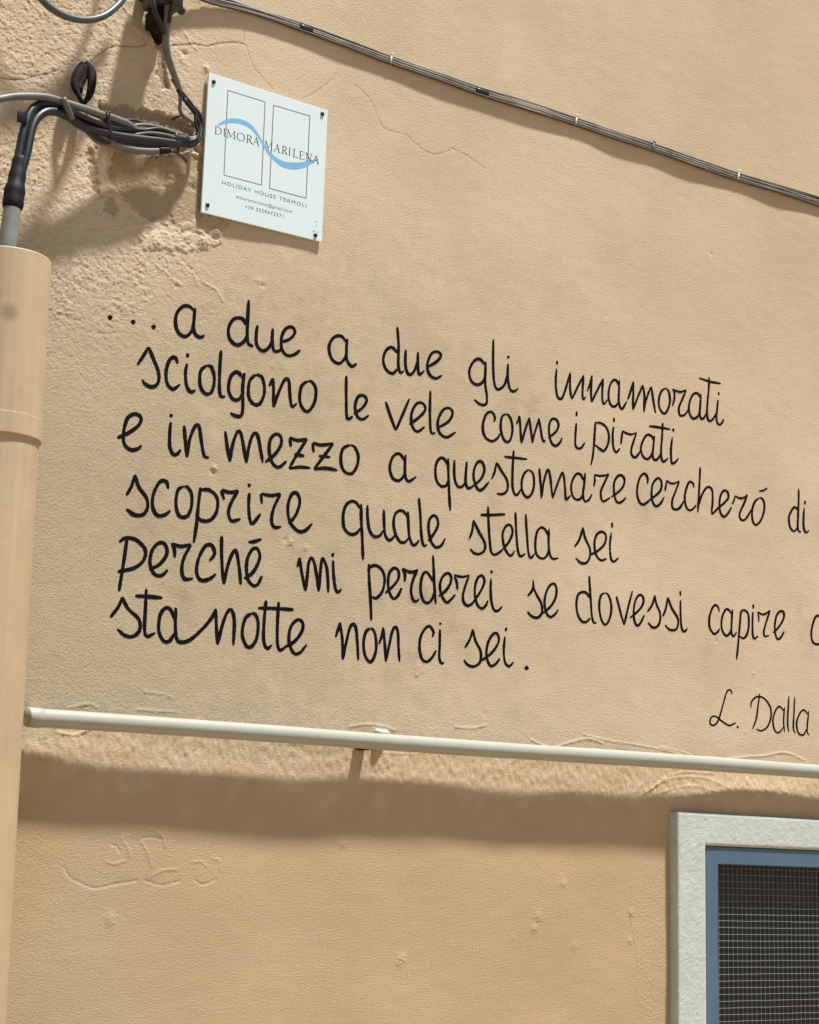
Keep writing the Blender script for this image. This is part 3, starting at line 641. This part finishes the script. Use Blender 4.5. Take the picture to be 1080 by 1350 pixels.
tg = thing('cable_bundle', 'tangle of dark taped cables bending from the conduit to the white sign', 'cable bundle', at(150, 175, 0))
K = lambda *a, **k: cable('cable', *a, parent=tg, **k)
K([(18, 250), (22, 222), (26, 200), (31, 175), (36, 157), (44, 143), (57, 136.5), (76, 138.5), (90, 146), (112, 158), (142, 168), (175, 173), (205, 176), (236, 183), (247, 184)],
  [.072, .070, .068, .066, .063, .060, .057, .053, .049, .044, .037, .032, .028, .024, .022], .0058, M_DARKCABLE)
K([(24, 250), (29, 226), (35, 205), (38, 190), (42, 171), (49, 156), (61, 147.5), (76, 148), (92, 155), (115, 168), (145, 177), (175, 182), (210, 186), (236, 190)],
  [.074, .074, .073, .071, .068, .065, .062, .058, .054, .048, .041, .036, .031, .026], .0054, M_DARKCABLE)
K([(21, 245), (24, 215), (28, 192), (34, 168), (40, 152), (52, 143), (70, 143), (90, 151), (116, 162), (150, 172), (190, 178), (225, 183), (238, 187)],
  [.066, .066, .064, .061, .058, .055, .052, .046, .040, .033, .028, .024, .022], .0052, M_BLACKCABLE)
K([(78, 146), (95, 158), (120, 173), (140, 184), (158, 193), (178, 198), (198, 199.5), (212, 198.5), (220, 198)],
  [.052, .048, .042, .038, .035, .033, .031, .029, .028], .0043, M_PALEGREY, taper=([0, .3, .6, .93, 1], [.004, .0048, .0052, .0048, .0034]))
K([(85, 150), (105, 165), (130, 178), (155, 184), (185, 188), (215, 190), (236, 189)], [.05, .046, .04, .036, .032, .028, .025], .0050, M_BLACKCABLE)
K([(120, 150), (140, 158), (150, 164), (172, 167), (185, 164.5), (203, 166.5), (222, 172), (238, 179), (252, 183), (260, 177), (259, 168), (250, 159), (241, 153), (237, 144), (238, 133), (236.5, 124)],
  [.045, .042, .038, .036, .034, .031, .027, .024, .021, .018, .017, .017, .018, .02, .022, .024], .0024, M_PALEGREY)
K([(236, 189), (250, 193), (262, 185), (266.5, 168), (263.5, 152), (256, 143), (249, 134), (241.5, 125), (235, 116), (228, 104)],
  [.024, .020, .016, .013, .013, .014, .016, .019, .022, .026], .0030, M_BLACKCABLE)
K([(225, 184), (240, 188), (253, 189), (261, 180), (262.5, 166), (258.5, 152), (252, 143), (246, 135), (240, 127), (234, 118)],
  [.028, .025, .022, .019, .018, .018, .019, .021, .024, .027], .0025, M_BLACKCABLE)
K([(215, 181), (238, 184), (254, 185), (261.5, 176), (258.5, 164), (257.5, 156), (258, 149), (251, 140), (243, 130)], [.03, .027, .024, .022, .021, .021, .021, .023, .026], .0021, M_DARKCABLE)
K([(240, 172), (244.5, 167.5), (252, 166), (259, 169.5), (261.5, 175.5), (258, 181), (250.5, 181.5), (243, 177)], [.016, .015, .015, .015, .016, .017, .018, .018], .0017, M_PALEGREY)
K([(84, 142), (104, 153), (128, 163), (150, 170), (176, 171), (200, 176), (222, 182), (238, 187)], [.060, .054, .047, .041, .036, .031, .026, .022], .0038, M_BLACKCABLE, jit=.0012)
K([(96, 160), (118, 176), (140, 186), (160, 189), (182, 193), (200, 194), (222, 189)], [.048, .044, .040, .037, .034, .031, .028], .0030, M_BLACKCABLE, jit=.0012)
K([(100, 152), (130, 170), (160, 178), (190, 183.5), (214, 186.5), (232, 190)], [.046, .034, .026, .022, .020, .020], .0046, M_DARKCABLE, jit=.0012)
K([(152, 164), (164, 159), (178, 158.5), (190, 163), (205, 164.5)], [.040, .037, .034, .032, .030], .0019, M_DARKCABLE)
K([(130, 158), (150, 161), (168, 166), (190, 171), (208, 170), (226, 175), (243, 181)], [.048, .044, .041, .038, .034, .029, .024], .0021, M_DARKCABLE, jit=.0016)
K([(112, 172), (128, 186), (146, 190), (168, 186), (192, 187), (212, 193)], [.042, .038, .034, .034, .033, .030], .0024, M_PALEGREY, jit=.0014)
K([(176, 178), (198, 175), (222, 178.5), (246, 187), (258, 186), (264.5, 174), (261, 158), (254.5, 147), (248, 139), (239, 128)], [.038, .036, .032, .024, .020, .017, .017, .018, .019, .024], .0019, M_PALEGREY)
K([(219, 198), (228, 200.5), (236, 203), (243, 208), (246, 213)], [.028, .025, .023, .019, .016], .0022, M_BROWNCABLE, taper=([0, .6, .75, 1], [.0018, .0016, .0028, .0022]))
K([(234, 184), (235, 193), (235, 202)], [.022, .024, .024], .0018, M_BLACKCABLE)
K([(240, 152), (232, 155), (226, 158)], [.013, .010, .006], .0014, M_BLACKCABLE)
for px, ys, r in (([(83, 129), (88, 141), (95, 156)], [.066, .064, .056], .0042), ([(141, 150), (143, 162), (147, 184)], [.050, .046, .044], .0028), ([(232, 176), (233, 184), (234, 192)], [.028, .030, .028], .0028)):
    b = MB(); b.tube(cable_pts(px, ys, .003), r, 10); b.build('tape_wrap', M_DARKCABLE if r < .004 else M_PALEGREY, tg)
b = MB(); b.tube(cable_pts([(209, 198.5), (215, 198.3), (223, 198)], [.031, .030, .029], .003), .0048, 12); b.build('cable_end_tape', M_TAPE, tg)
q = at(30, 154, -.071); b = MB(); b.box(q-np.array([.007, .0012, .008]), q+np.array([.006, .0012, .007]), .0005); b.build('tape_flap', M_TAPE, tg)
for (u, v) in ((141, 150), (145, 150.5)):
    b = MB(); b.tube(cable_pts([(u, v+3), (u-.5, v), (u-1, v-3.5)], [.045, .05, .05], .002), .0011, 8); b.build('tie_end', M_BLACKCABLE, tg)

# ------------------------------------------------------------------ iron bracket at the top with the cable hanging from it
br = thing('cable_bracket', 'dark iron cable bracket fixed to the wall at the top edge of the picture', 'bracket', at(212, 15, 0))
p0 = at(212, 6, -.035)
b = MB(); b.box((p0[0]-.020, -.062, p0[2]-.010), (p0[0]+.020, -.020, p0[2]+.06), .004); b.build('clamp_body', M_IRON, br)
b = MB(); b.box((p0[0]-.014, -.050, p0[2]-.035), (p0[0]+.006, -.018, p0[2]-.0105), .003); b.build('clamp_jaw', M_RUST, br)
tip = [at(198, 36, -.018), at(216, 36, -.018), at(212, 58, -.004), at(207, 54, -.004)]
b = MB(); vs = [t+np.array([0, s, 0]) for s in (-.006, .006) for t in tip]
b.add(vs, [(0, 1, 2, 3), (7, 6, 5, 4), (0, 4, 5, 1), (1, 5, 6, 2), (2, 6, 7, 3), (3, 7, 4, 0)]); b.build('wall_spike', M_RUST, br, smooth=False)
b = MB(); b.tube([(p0[0]-.003, -.060, p0[2]+.0), (p0[0]-.003, -.068, p0[2]+.0)], .0075, 6); b.build('bolt', M_IRON, br, smooth=False)
b = MB(); b.tube([(p0[0]+.016, -.050, p0[2]-.004), (p0[0]+.027, -.046, p0[2]-.006)], .0055, 8); b.build('bolt', M_IRON, br, smooth=False)
b = MB(); b.tube([(p0[0]-.01, -.02, p0[2]+.02), (p0[0]-.01, .02, p0[2]+.02)], .008, 10); b.build('wall_bolt', M_IRON, br)

hc = cable('cable', [(224, -60), (223, -25), (222, 0), (221, 16), (219.5, 38), (219, 58), (222.5, 78), (229, 97), (234, 110), (238.5, 122)], [.06, .06, .056, .054, .05, .045, .04, .034, .029, .025], .0048, M_PALEGREY,
           taper=([0, .8, .92, 1], [.0050, .0048, .0042, .0032]))
tag(hc, 'grey cable hanging from the iron bracket down to the black loops', 'cable')
loop = cable('cable', [(10, -60), (30, -28), (52, -4), (68, 11), (88, 22), (112, 26.5), (135, 22), (152, 10), (165, -6), (180, -35), (190, -70)], [.07, .075, .08, .082, .082, .08, .075, .07, .064, .06, .058], .0046, M_LOOP)
tag(loop, 'slack grey cable sagging in a loop at the top left corner', 'cable')
for px, ys, r in (([(205, -40), (202, -10), (204, 14), (211, 30), (217, 44)], [.05, .058, .062, .058, .052], .0034), ([(232, -40), (229, -8), (226, 12), (223, 30)], [.06, .064, .063, .056], .0028)):
    cable('cable', px, ys, r, M_BLACKCABLE, br)
lp2 = cable('cable', [(-700, 120), (-420, 30), (-200, -45), (-60, -75), (0, -70), (50, -58), (100, -50), (150, -62), (195, -90)], [.03, .05, .06, .06, .06, .058, .056, .052, .045], .0050, M_DARKCABLE)
tag(lp2, 'dark cable running above the top left corner, its shadow on the wall', 'cable')
lp3 = cable('cable', [(60, -180), (75, -120), (105, -85), (140, -90), (175, -130), (190, -180)], [.06, .06, .06, .058, .055, .05], .0040, M_DARKCABLE)
tag(lp3, 'dark cable loop hanging above the picture, its curved shadow on the wall', 'cable')

# ------------------------------------------------------------------ rusty hook
hk = thing('wall_hook', 'rusty brown iron eye hook driven into the cracked plaster above the cables', 'hook', at(112, 108, 0))
ring = spline([at(u, v, -y) for u, v, y in ((112, 84, .012), (119, 92, .016), (121.5, 104, .022), (120, 118, .026), (116, 129, .028), (109.5, 136, .028), (104.5, 127, .026), (100, 117, .022), (99.5, 108, .018), (104, 96, .014), (110, 86, .011))], .003)
k = np.linspace(0, 1, len(ring)); b = MB(); b.tube(ring, np.interp(k, [0, .15, .35, .45, .52, .6, .7, .85, 1], [.0058, .0062, .0052, .0036, .0028, .0034, .0054, .0072, .0060]), 12); b.build('eye', M_RUST, hk)
b = MB(); b.tube(spline([at(112, 88, -.013), at(109, 102, -.014), at(104, 112, -.016), at(103, 120, -.020)], .003), [.0075]*0 or .0062, 12); b.build('web', M_RUST, hk)
b = MB(); b.tube(spline([at(109, 100, .03), at(109, 100, 0), at(109, 100, -.014)], .004), .0065, 10); b.build('shank', M_RUST, hk)

# ------------------------------------------------------------------ the long cable run pinned across the wall
run = thing('cable_bundle', 'bundle of thin grey and brown cables pinned in a long line above the sign', 'cable bundle', at(640, 121, 0))
base = [(222, -22), (250, -12), (283, -1), (340, 16), (403, 37), (460, 58), (516, 79), (575, 100), (635, 120.5), (697, 140), (760, 160), (812, 178), (862, 194), (918, 213), (974, 233), (1028, 249), (1085, 267), (1150, 290), (1230, 318), (1330, 352)]
so_ = np.array([.016, .008, .0035, .0014, .0006, .0010, .0002, .0012, .0004, .0014, 0, .0014, .0002, .0015, 0, .0014, .0, .001, .001, .001])
so_ = so_+np.array([float(h_at(*at(u, v)[[0, 2]])) if u > 300 else 0 for u, v in base])
offs = [(-4.2, .0020, .0015, M_RUN, 1), (-1.2, .0026, .0016, M_RUN, 2), (1.6, .0024, .0016, M_RUN, 3), (4.6, .0036, .0020, M_BROWNCABLE, 4), (-2.8, .0016, .0012, M_BLACKCABLE, 5), (.4, .0016, .0012, M_BLACKCABLE, 6)]
for dv, dy, r, m, sd in offs:
    rr = np.random.default_rng(sd); j = rr.uniform(-1.2, 1.2, len(base)); j[[4, 6, 8, 10, 12, 14]] *= .2
    px = [(u-.3*(dv+q), v+(dv+q)) for (u, v), q in zip(base, j)]
    cable('cable', px, so_+dy+rr.uniform(0, .0008, len(base)), r, m, run)
for i, (mm, rr) in {4: (M_BLACKCABLE, .0010), 6: (M_WHITECLIP, .0017), 8: (M_BLACKCABLE, .0010), 10: (M_WHITECLIP, .0016), 12: (M_PALEGREY, .0016), 14: (M_WHITECLIP, .0016)}.items():
    u, v = base[i]; y = so_[i]
    b = MB()
    if mm is M_BLACKCABLE:                                 # a turn of tape round the bundle
        dd = at(u+9, v+3.2, -y-.002)-at(u-7, v-2.6, -y-.003); c = at(u, v+.6, -y-.0022)
        b.tube([c-dd*.5, c-dd*.2, c+dd*.2, c+dd*.5], [.0040, .0044, .0044, .0040], 14); b.build('tape_wrap', M_DARKCABLE, run)
    else:                                                  # a nailed clip hooked over the bundle
        b.tube(spline([at(u+1, v-8, .002), at(u+1, v-7, -y-.003), at(u, v-2, -y-.0058), at(u-1, v+3, -y-.0056), at(u-1.5, v+6.5, -y-.001)], .002), rr, 8)
        b.tube([at(u+1.5, v-7, .004), at(u+1.5, v-7, -.006-y)], .0020, 8); b.build('clip', mm, run)

# ------------------------------------------------------------------ the white house sign
SY = -.0066
sg = thing('house_sign', 'square white sign board with blue wave and door outlines screwed on beside the cables', 'sign', at(347, 207, 0))
cor = [at(275.5, 95.5, SY), at(432.5, 145.5, SY), at(424.5, 319, SY), at(265.5, 279.5, SY)]
def slab(cor, y0, y1, bev):
    ctr = sum(cor)/4; b = MB(); n = 4; rings = []
    def ring(s, y): return [np.array([*(c[[0]]+np.sign(ctr[0]-c[0])*s), y, *(c[[2]]+np.sign(ctr[2]-c[2])*s)]) for c in cor]
    rs = [ring(0, y1), ring(0, y0+bev), ring(bev, y0)]
    vs = [p for r in rs for p in r]; fs = [(i*4+k, i*4+(k+1) % 4, (i+1)*4+(k+1) % 4, (i+1)*4+k) for i in range(2) for k in range(4)]
    fs += [(8, 9, 10, 11), (3, 2, 1, 0)]; b.add(vs, fs); return b
slab(cor, SY, SY+.003, .0004).build('panel', M_SIGN, sg, smooth=False)
Z2F = (240, 80, 4.909); S2F = (270, 160, 6.75)
def fpx(F, pts): return [(F[0]+x/F[2], F[1]+y/F[2]) for x, y in pts]
class Flat:
    """thin print on the sign's face"""
    def __init__(self, y): self.y = y; self.v = []; self.f = []
    def quadstrip(self, A, B):
        m = len(A); p = at_arr(list(A)+list(B), self.y); b = len(self.v); self.v.extend(map(tuple, p))
        self.f.extend((b+i, b+i+1, b+m+i+1, b+m+i) for i in range(m-1))
    def bar(self, p, q, w):
        p = np.array(p, float); q = np.array(q, float); t = (q-p)/np.linalg.norm(q-p); nn = np.array([-t[1], t[0]])*w/2
        self.quadstrip([p+nn, q+nn], [p-nn, q-nn])
    def curve(self, px, w0, w1=None, per=8):
        c = spline(px, per=per); t = np.gradient(c, axis=0); t /= np.linalg.norm(t, axis=1)[:, None]; nn = np.stack([-t[:, 1], t[:, 0]], 1)
        w = w0 if w1 is None else (w0*np.abs(t[:, 1])**1.5+w1*(1-np.abs(t[:, 1])**1.5))[:, None]
        self.quadstrip(c+nn*w/2, c-nn*w/2)
b = Flat(SY-.00006)
for rc in ([(297, 192), (538, 267), (515, 805), (272, 740)], [(593, 288), (828, 358), (803, 890), (567, 826)]):
    q = fpx(Z2F, rc)
    for i in range(4): b.y -= .000002; b.bar(q[i], q[(i+1) % 4], 1.25)
mesh_obj('door_outline', b.v, b.f, M_GOLD, sg, False)
b = Flat(SY-.00012)
top = spline(fpx(Z2F, [(236, 408), (290, 380), (350, 373), (400, 385), (450, 415), (490, 465), (520, 518), (560, 575), (600, 618), (650, 648), (700, 658), (760, 658), (820, 648), (882, 634)]), per=6)
bot = spline(fpx(Z2F, [(236, 420), (290, 405), (350, 404), (400, 417), (445, 443), (483, 484), (514, 532), (552, 598), (600, 650), (650, 688), (710, 703), (760, 700), (812, 684), (880, 640)]), per=6)
b.quadstrip(top, bot); mesh_obj('wave_emblem', b.v, b.f, M_BLUE, sg, False)
# roman capitals: (x0,y0 - x1,y1) in a unit box, stems T, hairlines h, curves c, serifs s
GL = {'D': 'T.2,0,.2,1 s.05,0,.38,0 s.05,1,.38,1 c.2,.98,.55,.98,.9,.75,.95,.5,.9,.25,.55,.02,.2,.02', 'I': 'T.5,0,.5,1 s.1,0,.9,0 s.1,1,.9,1',
      'M': 'h.14,0,.17,1 T.17,1,.5,.12 h.5,.12,.83,1 T.83,1,.86,0 s.02,0,.28,0 s.72,0,1,0 s.03,1,.2,1 s.8,1,.97,1', 'O': 'c.5,1,.12,.85,.02,.5,.12,.15,.5,0,.88,.15,.98,.5,.88,.85,.5,1',
      'R': 'T.2,0,.2,1 s.03,0,.38,0 s.03,1,.3,1 c.2,.98,.6,.98,.78,.75,.6,.52,.2,.5 T.45,.5,.92,0 s.82,0,1,0', 'A': 'h.5,1,.14,0 T.5,1,.86,0 h.27,.36,.74,.36 s.02,0,.28,0 s.7,0,1,0',
      'L': 'T.25,0,.25,1 s.03,1,.5,1 s.03,0,.95,0 h.95,0,.97,.2', 'E': 'T.22,0,.22,1 s.03,1,.88,1 s.03,0,.92,0 h.22,.52,.7,.52 h.88,1,.88,.82 h.92,0,.95,.2', 'N': 'h.16,0,.16,1 T.16,1,.84,0 h.84,0,.84,1 s.02,0,.3,0 s.02,1,.2,1 s.7,1,1,1'}
b = Flat(SY-.00009)
def caps(word, cells, p, q, ht):
    p = np.array(p, float); q = np.array(q, float)
    for ch, (a, c) in zip(word, cells):
        def m(x, y):
            xx = a+(c-a)*x; f = (xx-p[0])/(q[0]-p[0]); return (xx-.05*-y*ht*0+y*ht*.05, p[1]+(q[1]-p[1])*f-y*ht)
        for st in GL[ch].split():
            k = st[0]; n = list(map(float, st[1:].split(','))); pp = fpx(S2F, [m(n[i], n[i+1]) for i in range(0, len(n), 2)])
            b.y -= .0000006
            if k == 'c': b.curve(pp, 1.25, .55)
            else: b.bar(pp[0], pp[-1], {'T': 1.2, 'h': .62, 's': .55}[k])
caps('DIMORA', [(85, 148), (164, 184), (190, 275), (285, 352), (368, 424), (424, 488)], (85, 107), (488, 219), 68)
caps('MARILENA', [(528, 604), (612, 672), (684, 736), (744, 764), (782, 828), (838, 888), (896, 952), (956, 1018)], (528, 238), (1018, 381), 68)
mesh_obj('name_lettering', b.v, b.f, M_PRINT, sg, False)
def printed(txt, p, q, ht, y, name, space=1.0, bold=0.0):
    cu = bpy.data.curves.new(name, 'FONT'); cu.body = txt; cu.space_character = space; cu.offset = bold
    o = bpy.data.objects.new(name, cu); C.objects.link(o); dg = bpy.context.evaluated_depsgraph_get()
    me = bpy.data.meshes.new_from_object(o.evaluated_get(dg)); bpy.data.objects.remove(o)
    co = np.empty(len(me.vertices)*3); me.vertices.foreach_get('co', co); co = co.reshape(-1, 3)
    x0, x1 = co[:, 0].min(), co[:, 0].max(); f = (co[:, 0]-x0)/(x1-x0); p = np.array(p, float); q = np.array(q, float)
    hh = co[:, 1]/.70*ht
    px = np.stack([p[0]+(q[0]-p[0])*f+.05*hh, p[1]+(q[1]-p[1])*f-hh], 1); px = px/S2F[2]+np.array(S2F[:2])
    w = at_arr(px, y); me.vertices.foreach_set('co', w.astype(np.float32).ravel()); me.materials.clear(); me.materials.append(M_PRINT); me.update()
    o = bpy.data.objects.new(name, me); C.objects.link(o); o.parent = sg; o.matrix_parent_inverse = Matrix.Translation(-sg.location); return o
printed('HOLIDAY HOUSE TERMOLI', (156, 558), (906, 768), 33, SY-.00008, 'subtitle_lettering', 1.25, 0)
printed('dimoramarilena@gmail.com', (280, 682), (778, 816), 27, SY-.00008, 'contact_lettering', 1.1, 0)
printed('+39 3339472571', (358, 772), (700, 862), 31, SY-.00008, 'contact_lettering', 1.15, 0)
for (x, y) in ((205, 138), (908, 345), (165, 935), (863, 1130)):
    u, v = fpx(Z2F, [(x, y)])[0]; c = at(u, v, SY); b = MB()
    b.tube([c+np.array([0, .006, 0]), c+np.array([0, -.0006, 0]), c+np.array([0, -.0016, 0]), c+np.array([0, -.0021, 0])], [.0030, .0030, .0026, .0012], 14)
    s = b.build('screw', M_SCREW, sg)
b = Flat(SY-.00008)
for (p, q, w) in (((862, 1048), (872, 1040), .9), ((866, 1072), (872, 1066), .8), ((848, 1108), (860, 1100), 1.2), ((876, 1112), (884, 1106), .9)): b.bar(*fpx(Z2F, [p, q]), w)
mesh_obj('scuff_mark', b.v, b.f, M_GOLD, sg, False)

# ------------------------------------------------------------------ the level grey pipe across the wall
RY, RR = -.026, .0112
ra = at(37, 945.5, RY); rb = at(1080, 1017.5, RY); dirr = (rb-ra)/np.linalg.norm(rb-ra)
rl = thing('wall_pipe', 'straight pale grey metal pipe running along the wall under the handwriting', 'pipe', (ra+rb)/2)
n = 160; L = np.linalg.norm(rb-ra)+1.2; t = np.linspace(0, L, n)[:, None]
pts = ra+dirr*t; pts[:, 2] += .0006*np.sin(t[:, 0]*7)
b = MB(); b.tube(pts, RR*(1+.012*np.sin(np.arange(n)*.37)), 24); b.build('tube', M_RAIL, rl)
b = MB(); b.tube([ra-dirr*.002, ra, ra+dirr*.016, ra+dirr*.018], [RR*.98, RR+.0010, RR+.0010, RR+.0002], 24); b.build('end_cap', M_RAIL, rl)
def bracket(u, v):
    p = at(u, v, RY); x = p[0]; w = .0085
    b = MB()                                               # a strap round the pipe and the post that carries it
    b.tube([(x-w, RY, p[2]), (x-w, RY, p[2]), (x+w, RY, p[2])], RR+.0016, 24)
    a = b.build('strap', M_IRON, rl); a.scale = (1, 1, 1)
    return a
px_ = at(487, 984, RY)
b = MB(); b.box((px_[0]-.007, -.026, px_[2]-.0040), (px_[0]+.010, .012, px_[2]+.0150), .003); b.build('bracket', M_RUST, rl)
b = MB(); q = at(499, 966, -.010)
b.tube(spline([at(497, 965, .004), at(499, 965.5, -.006), at(503, 966, -.009), at(507.5, 966.5, -.005), at(509, 967, .003)], .002), [.0052]*0 or .0050, 10); b.build('wall_plug', M_WHITECLIP, rl)

# ------------------------------------------------------------------ the window at lower right
wn = thing('window', 'small window with rough white surround, blue frame and wire mesh', 'window', ((CX0+CX1)/2, 0, CZ0))
def coords(a, b, i0, i1, st):
    def side(x, s): return [x-s*.0004, x, x+s*.0008, x+s*.0022, x+s*.004]
    e = side(a, 1)+side(i0, -1)[::-1]; mid_ = list(np.arange(a+.006, i0-.006, st))
    mids = list(np.arange(i0+.004, i1-.004, st))
    r = side(i1, 1)+side(b, -1)[::-1]; mr = list(np.arange(i1+.006, b-.006, st))
    return np.unique(np.round(np.array(e+mid_+mids+r+mr), 6))
gx = coords(CX0, CX1, FX0-.001, FX1+.001, .0026); gz = coords(CZ0, CZ1, FZ0-.001, FZ1+.001, .0026)
GX, GZ = np.meshgrid(gx, gz)
do = np.minimum.reduce([GX-CX0, CX1-GX, GZ-CZ0, CZ1-GZ])
di = np.maximum.reduce([FX0-.001-GX, GX-FX1-.001, GZ-FZ1-.001, FZ0-.001-GZ])
d = np.minimum(do, di)
prof = np.where(d < -1e-5, -99, np.sqrt(np.clip(1-(1-np.clip(d/.004, 0, 1))**2, 0, 1)))
R0 = .00026*bn(.0042, .010, seed=31)+.00012*grain+.00007*bn(.02, .06, seed=32)
ga = (GX-fx[0])/STEP % (NX-1.01); gb = (GZ-fz[0])/STEP % (NZ-1.01); ri = ga.astype(int); rj = gb.astype(int); ga -= ri; gb -= rj
rel_ = (R0[rj, ri]*(1-ga)+R0[rj, ri+1]*ga)*(1-gb)+(R0[rj+1, ri]*(1-ga)+R0[rj+1, ri+1]*ga)*gb
yy = np.where(prof < -1, np.where(do < 0, .012, -.004), CAS_Y+.004*(1-prof)-rel_*np.clip(di*-1+d/.006, .15, 1))
gxx = GX+np.where(prof > -1, rel_*.8, 0)*(d < .0005)
idx = np.arange(GX.size).reshape(GX.shape)
q = np.stack([idx[:-1, :-1], idx[:-1, 1:], idx[1:, 1:], idx[1:, :-1]], -1).reshape(-1, 4)
keep = (di.reshape(-1)[q] > -.0006).all(1); q = q[keep]
mesh_obj('casing', np.stack([gxx, yy, GZ], -1).reshape(-1, 3), [tuple(map(int, f)) for f in q], M_CASING, wn)
b = MB()
def loop_(x0, x1, z0, z1, y): return [(x0, y, z0), (x1, y, z0), (x1, y, z1), (x0, y, z1)]
lp = []
for o_, y in ((0, .03), (0, FR_Y+.0015), (.0005, FR_Y+.0005), (.0015, FR_Y)): lp.append(loop_(FX0+o_, FX1-o_, FZ0+o_, FZ1-o_, y))
for o_, y in ((.0015, FR_Y), (.0005, FR_Y+.0005), (0, FR_Y+.0015), (0, .03)): lp.append(loop_(OX0-o_, OX1+o_, OZ0-o_, OZ1+o_, y))
b.add([p for l_ in lp for p in l_], [(i*4+k, i*4+(k+1) % 4, (i+1)*4+(k+1) % 4, (i+1)*4+k) for i in range(len(lp)-1) for k in range(4)])
b.build('frame', M_FRAME, wn, smooth=False)
b = MB(); pit = .0100; r = .00050
for i, x in enumerate(np.arange(OX0+.002, OX1, pit)):
    zz = np.linspace(OZ0-.004, OZ1+.004, 12); jj = rng.uniform(-.0004, .0004, 12)
    b.tube(np.stack([x+jj, np.full(12, SC_Y+.0009), zz], 1), r*1.25, 5, cap=False)
for i, z in enumerate(np.arange(OZ0+.003, OZ1, pit)):
    xx = np.linspace(OX0-.004, OX1+.004, 12); jj = rng.uniform(-.0004, .0004, 12)
    b.tube(np.stack([xx, np.full(12, SC_Y-.0009), z+jj], 1), r*.92, 5, cap=False)
b.build('wire_mesh', M_WIRE, wn)
b = MB(); b.box((OX0-.006, .062, OZ0-.006), (OX1+.006, .068, OZ1+.006)); b.build('pane', M_PANE, wn, smooth=False)
b = MB(); x0, x1, z0, z1, y0, y1 = OX0-.007, OX1+.007, OZ0-.007, OZ1+.007, .0305, .30
b.add([(x0, y0, z0), (x1, y0, z0), (x1, y0, z1), (x0, y0, z1), (x0, y1, z0), (x1, y1, z0), (x1, y1, z1), (x0, y1, z1)],
      [(0, 1, 5, 4), (1, 2, 6, 5), (2, 3, 7, 6), (3, 0, 4, 7), (4, 5, 6, 7)]); b.build('reveal', M_ROOM, wn, smooth=False)
